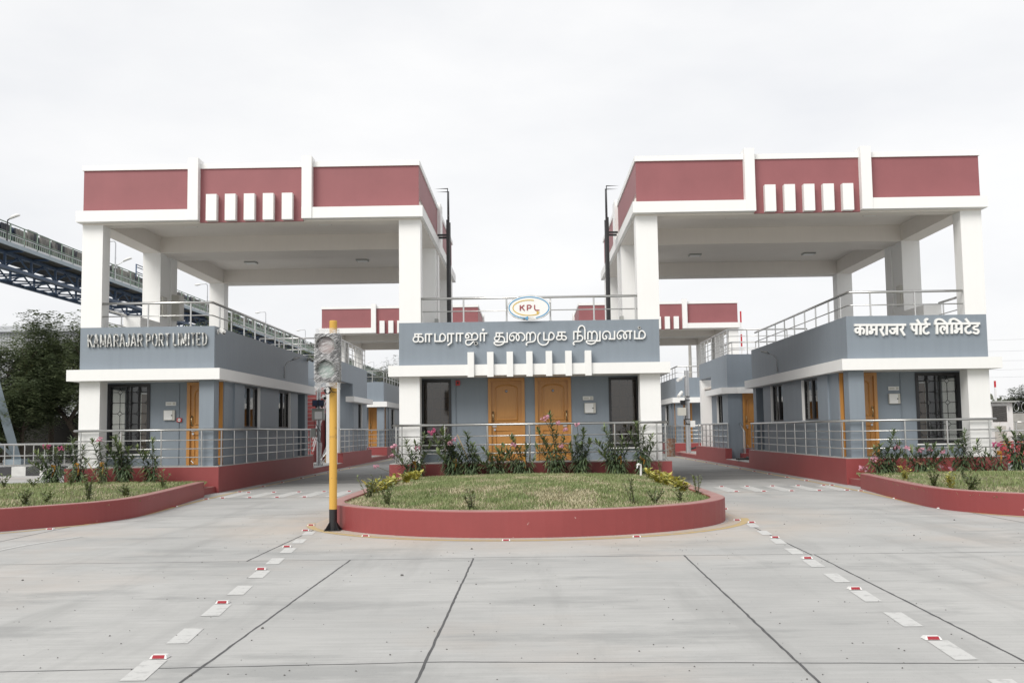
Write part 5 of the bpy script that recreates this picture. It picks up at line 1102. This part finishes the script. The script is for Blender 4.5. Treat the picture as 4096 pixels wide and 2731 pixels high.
# ------------------------------------------------------------- left background
t = thing('conveyor_gallery', 'long elevated conveyor gallery on blue trusses behind the left booth', 'conveyor', (-31, 60, 0))
YA, YB, st = 40.0, 256.0, 1.62; X1 = -29.0
b = MB(); b.box(-30.3, X1, YA, YB, 12.28, 12.34); obj('walkway', b, PLATE, t)
b = MB(); b.box(X1-.02, X1+.06, YA, YB, 12.2, 12.42); obj('edge_beam', b, PALEBLUE, t)
n = int((YB-YA)/st)
ps, ru, rl, ag = MB(), MB(), MB(), MB()
for k in range(n): ps.box(X1-.03, X1+.03, YA+st*k-.03, YA+st*k+.03, 12.3, 13.5)
for z, rr in ((13.48, .032), (12.95, .028)): ru.tube([(X1, YA, z), (X1, YB, z)], rr, 6)
rl.box(X1-.015, X1+.015, YA, YB, 12.42, 12.55); rl.box(X1-.02, X1+.02, YA, YB, 12.84, 12.88)
for k in range(int((YB-YA)/.27)): ag.box(X1-.012, X1+.012, YA+.27*k, YA+.27*k+.05, 12.5, 12.86)
for o_, nm, mt in ((ps, 'guard_posts', SAGE), (ru, 'guard_rails', SAGE), (rl, 'kick_plate', GALV), (ag, 'balusters', SAGE)):
    q = obj(nm, o_, mt, t)
    if nm in ('guard_posts', 'balusters'): q['kind'] = 'stuff'
b = MB(); vv, ff = [], []
for k in range(n):
    y = YA + st*k; h = 13.95 + U(-.25, .25); b.box(-30.42, -30.36, y, y+st*U(.7, 1), 12.4, h); b.box(-30.5, -30.44, y, y+st, 12.4, 12.9)
obj('side_sheets', b, SHEET, t)
b = MB()
for k in range(int((YB-YA)/.55)): b.box(-30.30, -30.26, YA+.55*k, YA+.55*k+.05, 12.4, 13.85 + U(-.05, .1))
q = obj('cover_ribs', b, SHEET, t); q['kind'] = 'stuff'
b = MB(); b.box(-32.9, -30.5, YA, YB, 12.45, 12.6); obj('belt_deck', b, RUBBER, t)
b = MB(); b.box(-30.62, -30.55, YA, YB, 12.6, 13.95); obj('gallery_backing', b, BLUE, t)
b = MB()
for y in (82.0, 84.6):
    for z in (15.05, 14.85, 14.45, 14.3): b.tube([(-31.0, 82.0, z), (-31.0, 84.6, z)], .035, 5)
    b.box(-31.04, -30.96, y-.04, y+.04, 12.6, 15.08)
obj('platform_frame', b, BLUE, t)
b = MB()
for x in (-30.1, -33.0):
    for z in (11.3, 12.15): b.box(x-.11, x+.11, YA, YB, z-.09, z+.09)
obj('truss_chords', b, BLUE, t)
tr = MB(); sp = 3.24
for k in range(int((YB-YA)/sp)):
    y = YA + sp*k
    for x in (-30.1, -33.0):
        tr.tube([(x, y, 11.35), (x, y+sp/2, 12.1), (x, y+sp, 11.35)], .06, 5); tr.box(x-.06, x+.06, y-.06, y+.06, 11.3, 12.15)
    tr.tube([(-30.1, y, 11.28), (-33, y+sp/2, 11.28), (-30.1, y+sp, 11.28)], .05, 5); tr.tube([(-30.1, y, 11.27), (-33, y, 11.27)], .05, 5); tr.tube([(-30.1, y, 11.4), (-33, y+.3, 12.1)], .05, 5)
    tr.box(-33, -29.05, y-.05, y+.05, 12.14, 12.26)
q = obj('truss_braces', tr, BLUE, t)
for y0 in (59.0, 100.0, 150.0):
    for x, sx in ((-29.2, -1), (-33.6, 1)):
        b = MB(); b.tube([(x, y0+.6, .3), (x + sx*.3, y0-1.6, 4.8), (x + sx*.9, y0-3.2, 11.2)], .30, 4); b.tube([(x, y0+.6, .3), (x + sx*.4, y0-3.4, 2.4)], .11, 4); b.box(x-.5, x+.5, y0+.1, y0+1.1, -.02, .3); obj('trestle_leg', b, PALEBLUE, t)
def conv_lamp(y, z0, z1, low, label):
    r = thing('street_lamp', label, 'lamp', (-29, y, z0), 'lamps along the conveyor')
    b = MB(); pts = [(-28.97, y, z0), (-28.97, y, z1-.12), (-29.02, y, z1), (-29.12, y, z1+.05), (-29.75, y, z1+.02)]
    b.tube(pts, .04, 6); b.lathe(-28.97, y, [(.055, z0 + (z1-z0)*.55), (.055, z0 + (z1-z0)*.6)], 8); b.box(-29.1, -28.86, y-.1, y+.1, z0+.85, z0+1.15); obj('lamp_post', b, GALV, r)
    b = MB(); b.tube([(-29.6, y, z1+.02), (-29.7, y, z1+.01), (-29.95, y, z1-.02), (-30.15, y, z1-.04)], [.05, .08, .105, .045], 10); obj('lamp_head', b, PLASTIC, r, smooth=True)
    if low:
        b = MB(); b.tube([(-28.97, y, z0+1.0), (-28.3, y, z0+1.4)], .03, 6); b.tube([(-28.4, y, z0+1.34), (-28.25, y, z0+1.45), (-27.95, y, z0+1.56), (-27.8, y, z0+1.55)], [.05, .09, .10, .04], 10); obj('low_lamp_head', b, PLASTIC, r, smooth=True)
    return r
conv_lamp(72.7, 12.4, 15.15, True, 'gooseneck lamp on the conveyor seen between the two nearest left columns')
conv_lamp(93.9, 12.4, 15.08, True, 'gooseneck lamp on the conveyor seen under the left canopy beam')
conv_lamp(115.0, 12.4, 14.9, False, 'gooseneck lamp above the trees right of the rear left column')
conv_lamp(135.6, 12.4, 14.9, False, 'gooseneck lamp left of the wrapped signal, above the terrace railing')
conv_lamp(196.0, 12.4, 14.6, False, 'small far lamp above the left lane, beyond the far booth')
conv_lamp(212.0, 12.4, 14.6, False, 'smallest far lamp beside the middle booth ledge')
r = thing('street_lamp', 'lamp head on a short post at the left picture edge of the conveyor', 'lamp', (-29, 57.4, 12.4), 'lamps along the conveyor')
b = MB(); b.tube([(-28.97, 57.4, 12.4), (-28.97, 57.4, 13.6), (-28.8, 57.4, 13.72)], .035, 6); obj('lamp_post', b, BLACK, r)
b = MB(); b.tube([(-28.85, 57.4, 13.68), (-28.75, 57.4, 13.76), (-28.45, 57.4, 13.88), (-28.28, 57.4, 13.87)], [.05, .09, .105, .04], 10); obj('lamp_head', b, PLASTIC, r, smooth=True)
t = thing('shed', 'grey corrugated shed behind the left trees', 'shed', (-48, 86, 0))
b = MB(); b.box(-62, -36.2, 86, 110, 0, 10.2); obj('cladding', b, CLAD, t)
b = MB(); b.add([(-62.5, 85.6, 10.2), (-35.8, 85.6, 10.2), (-35.8, 110.4, 10.2), (-62.5, 110.4, 10.2), (-62.5, 98, 12.0), (-35.8, 98, 12.0)], [(0, 1, 5, 4), (2, 3, 4, 5), (1, 2, 5), (3, 0, 4), (0, 3, 2, 1)]); obj('roof', b, CLAD, t)
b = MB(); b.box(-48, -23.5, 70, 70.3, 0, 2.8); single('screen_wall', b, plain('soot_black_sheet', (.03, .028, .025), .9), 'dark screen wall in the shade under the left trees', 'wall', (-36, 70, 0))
b = MB(); b.box(-40, -14.2, 41.6, 42.1, -.02, .36); single('kerb_wall', b, ZEBRA, 'low black and white striped kerb wall at the left picture edge', 'kerb', (-27, 41.6, 0))
railing('plain stainless railing on the striped kerb at the left edge', [(-40, 41.75), (-14.4, 41.75)], .36, 1.25, [.80], [(-20.93 + .8*k, 41.75) for k in range(-12, 9)], None, .03)
railing('second stainless railing just behind the striped kerb railing on the left', [(-40, 42.02), (-14.4, 42.02)], .36, 1.22, [.78], [(-20.70 + .8*k, 42.02) for k in range(-12, 8)], None, .026)
def tree(label, x, y, h, base, crown, n, mat=TREEL, pods=40, leafsize=(.17, .075), lean=None, zlow=2.0, group='trees along the conveyor'):
    """tapered trunk, forking limbs, and feathery leaflets hung in sprays from every twig"""
    r = thing('tree', label, 'tree', (x, y, 0), group); tk = MB(); tips = []
    bx = lean if lean is not None else x
    def limb(p, d, ln, rad, lv):
        pts = [p]; q = p
        for k in range(4):
            d = (d + Vector((U(-.22, .22), U(-.22, .22), U(-.05, .12)))).normalized(); q = q + d*ln/4; pts.append(q)
        tk.tube(pts, [rad*(1-.13*k) for k in range(5)], 6 if lv < 2 else 4, cap=False)
        if lv >= 3: tips.append((q, d)); tips.append((pts[2], d)); return
        for _ in range(3 if lv < 2 else 3):
            nd = (d*.75 + Vector((U(-1, 1), U(-1, 1), U(-.15, .75)))*.75).normalized(); limb(pts[R() < .3 and 3 or 4], nd, ln*U(.58, .82), rad*.5, lv+1)
    p0 = Vector((bx, y, 0)); d0 = Vector((x - bx, 0, h*.42)).normalized()
    pts = [p0, p0 + d0*h*.16, p0 + d0*h*.32]; tk.tube(pts, [base, base*.85, base*.72], 8, cap=False)
    for k in range(5):
        a = k*1.256 + U(-.4, .4); limb(pts[2], Vector((math.cos(a)*.75, math.sin(a)*.75, U(.45, 1.1))).normalized(), h*.26, base*.5, 1)
    lf, pd = MB(), MB(); V, F = [], []
    mxz = max(t_.z for t_, _ in tips); mnz = min(t_.z for t_, _ in tips)
    sc = [(Vector((t_.x, t_.y, max(zlow, zlow + (h - .3 - zlow)*(t_.z - mnz)/(mxz - mnz)))), dd) for t_, dd in tips]
    for i in range(n):
        c, dd = sc[int(R()*len(sc))]
        # a drooping frond: 7 leaflets on a short rachis
        a = U(0, 6.28); o = Vector((math.cos(a), math.sin(a), U(-.5, .35))); p = c + Vector((U(-1, 1), U(-1, 1), U(-.7, .6)))*crown*.2
        for k in range(6):
            q = p + o*(.085*k) - Vector((0, 0, .008*k*k)); sgn = 1 if k % 2 else -1; s_ = Vector((-o.y, o.x, U(-.3, .1)))*sgn
            w1 = leafsize[0]*U(.8, 1.3); e = o*leafsize[1]; b0 = len(V)
            V += [q, q + s_*w1*.5 + e, q + s_*w1 - Vector((0, 0, .02)), q + s_*w1*.5 - e]; F.append((b0, b0+1, b0+2, b0+3))
    lf.add(V, F)
    for i in range(pods):
        c, dd = sc[int(R()*len(sc))]; p = c + Vector((U(-.3, .3), U(-.3, .3), U(-.4, .1)))
        for k in range(5): leaf(pd, p + Vector((U(-.12, .12), U(-.12, .12), 0)), Vector((U(-.3, .3), U(-.3, .3), -1)), U(.18, .3), .05, .1)
    obj('trunk', tk, BARK, r, smooth=True); cr = obj('crown', lf, mat, r)
    if pods: obj('seed_pods', pd, TREEY, r)
    return r
tree('feathery tree at the left picture edge, before the shed', -32.2, 63.5, 9.2, .22, 5.2, 5200, pods=26)
tree('feathery tree nearest the left white column with a leaning trunk', -28.4, 62.5, 8.9, .24, 5.0, 5400, pods=34, lean=-26.0)
tree('middle tree of the dark clump left of the left booth', -30.4, 66.5, 8.8, .22, 4.8, 4600, pods=26)
tree('low dark tree filling the shade under the left clump', -29.5, 60.8, 5.4, .16, 4.2, 3400, pods=10, zlow=1.2)
tree('tree with yellow pods seen between the left columns', -24.3, 76, 9.6, .22, 4.8, 4600, pods=70)
tree('tree with hanging pods right of the rear left column', -20.6, 76.5, 10.2, .22, 4.6, 4600, pods=80)
tree('green tree behind the left terrace railing', -20.0, 92, 9.0, .22, 5.2, 4200, pods=50)
tree('low bushy tree farther along the left conveyor', -19.0, 118, 9.4, .24, 6.0, 3600, pods=30, mat=FARL)
tree('far tree over the left lane beside the far booth', -18.5, 150, 12.2, .26, 7.0, 3400, pods=0, mat=FARL, leafsize=(.2, .09))
tree('far rounded tree beyond the left lane, left of the middle booth', -14.5, 190, 13.0, .3, 8.5, 3600, pods=0, mat=FARL, leafsize=(.25, .12))

# ------------------------------------------------------------- right background
t = thing('guard_cabin', 'small white guard cabin with a glazed half door at the right edge', 'cabin', (19.2, 43, 0))
b = MB(); b.box(18.4, 19.62, 43.04, 44.6, 0, 2.37); obj('cabin_wall', b, PLASTIC, t)
b = MB(); b.box(18.3, 19.8, 42.8, 44.8, 2.40, 2.46); obj('roof', b, GREYBOX, t)
b = MB(); b.box(18.72, 19.42, 43.0, 43.04, .1, 2.3); d_ = obj('door', b, PLASTIC, t)
b = MB(); b.box(18.78, 19.36, 42.985, 43.0, 1.62, 2.26); obj('window', b, DARKGLASS, d_)
b = MB(); b.box(18.8, 19.34, 43.0, 43.002, 1.63, 2.25); obj('window_backing', b, RUBBER, d_)
b = MB(); b.box(18.84, 19.3, 42.99, 43.0, .3, 1.45); obj('door_panel', b, BEIGE, d_)
for z in (2.1, 1.3): b = MB(); b.box(19.42, 19.47, 42.98, 43.0, z, z+.1); obj('hinge', b, GALV, d_)
b = MB(); b.tube([(19.7, 42.85, 2.42), (19.78, 42.75, 2.35), (19.70, 42.72, 2.22)], .04, 7); obj('eave_camera', b, BLACK, t)
b = MB(); b.box(21.0, 80, 70, 70.5, 0, 2.22); sw = single('stone_wall', b, STONE, 'rubble stone boundary wall beyond the white guard cabin', 'wall', (40, 70, 0))
b = MB()
for k in range(60):
    x = 21.5 + .5*k; b.tube([(x + .42*math.cos(q), 70.2 + .05*math.sin(q*2), 2.65 + .38*math.sin(q)) for q in [i*.63 for i in range(11)]], .012, 4)
single('razor_wire', b, GALV, 'coiled razor wire along the top of the stone wall', 'wire', (36, 70.2, 2.22))
def boom(x, y, z1, label):
    r = thing('boom_barrier', label, 'barrier', (x, y, 0), 'boom barriers')
    b = MB(); b.box(x-.18, x+.18, y-.2, y+.2, 0, 1.05); obj('barrier_housing', b, BARRED, r)
    b = MB(); b.box(x-.038, x+.038, y-.26, y-.20, .9, z1); obj('boom_arm', b, BOOM, r)
boom(21.93, 50, 3.55, 'raised red and white boom arm behind the guard cabin'); boom(11.45, 56.6, 7.75, 'tall raised boom arm behind the right stair block')
t = thing('water_barrier', 'red plastic road barrier with yellow slashes at the right edge', 'barrier', (20.2, 42, 0))
b = MB(); b.add([(x, y, z) for x in (18.62, 21.4) for y, z in ((41.75, 0), (41.75, .3), (41.9, .6), (41.9, .85), (42.1, .85), (42.1, .6), (42.25, .3), (42.25, 0))], [tuple(range(8)), tuple(range(8, 16))[::-1]] + [(i, 8+i, 8+(i+1) % 8, (i+1) % 8) for i in range(8)]); obj('barrier_body', b, BARRED, t)
b = MB()
for k in range(12): x = 18.7 + .23*k; b.slab([(x, .70), (x+.05, .70), (x+.0, .84), (x-.05, .84)], 41.888, 41.899)
obj('yellow_slashes', b, STRIPEY, t)
b = MB()
for k in range(5): x = 18.9 + .5*k; b.box(x, x+.06, 41.885, 41.899, .62, .66); b.box(x+.02, x+.04, 41.884, 41.899, .655, .68)
obj('white_marks', b, LETTER, t)
railing('plain stainless railing behind the right booth, before the guard cabin', [(12.6, 40.6), (26, 40.6)], .1, 1.27, [.8], [(12.8 + .95*k, 40.6) for k in range(14)], None, .03)
railing('bent stainless guard rail beside the white guard cabin', [(19.75, 43.2), (20.5, 43.2)], .1, 1.60, [1.1], [(19.8, 43.2), (20.45, 43.2)], None, .03)
b = MB(); b.box(19.8, 30, 45.5, 46, -.02, 1.12); single('kerb_wall', b, ZEBRA, 'black and white striped block wall beyond the guard cabin', 'kerb', (25, 45.5, 0))
tree('far tree rising above the stone wall at the right picture edge', 53.5, 112, 6.6, .2, 3.6, 1500, pods=0, mat=FARL, leafsize=(.22, .10), group='far trees on the right')
b = MB(); V, F = [], []
for i in range(15000):
    x = U(40, 150); y = U(112, 125); z = (R()**.7)*(4.3 + .7*math.sin(x*.55) + .5*math.sin(x*1.7)); s_ = U(.14, .34); a = U(0, 6.28); o = Vector((math.cos(a), .2, math.sin(a)))*s_; u = Vector((-math.sin(a), .3, math.cos(a)))*s_*.6; p = Vector((x, y, z)); b0 = len(V)
    V += [p+o, p+u, p-o, p-u]; F.append((b0, b0+1, b0+2, b0+3))
b.add(V, F); single('treeline', b, FARL, 'hazy low tree line beyond the stone wall on the right', 'trees', (80, 118, 0), kind='stuff')
t = thing('power_line', 'thin overhead wires crossing the sky at the right edge', 'wires', (60, 130, 0))
b = MB(); b.lathe(120, 130, [(.25, 0), (.18, 14)], 8); b.lathe(20, 130, [(.25, 0), (.18, 12)], 8); obj('pole', b, STONE, t)
for z0, z1 in ((11.3, 12.1), (10.1, 10.7), (9.5, 9.5), (7.6, 8.4), (6.9, 7.5)):
    b = MB(); b.tube([(20 + 10*k, 130, z0 + (z1-z0)*k/4 - .25*math.sin(min(k, 10)*PI/10)) for k in range(11)], .011, 4); obj('wire', b, GALV, t)
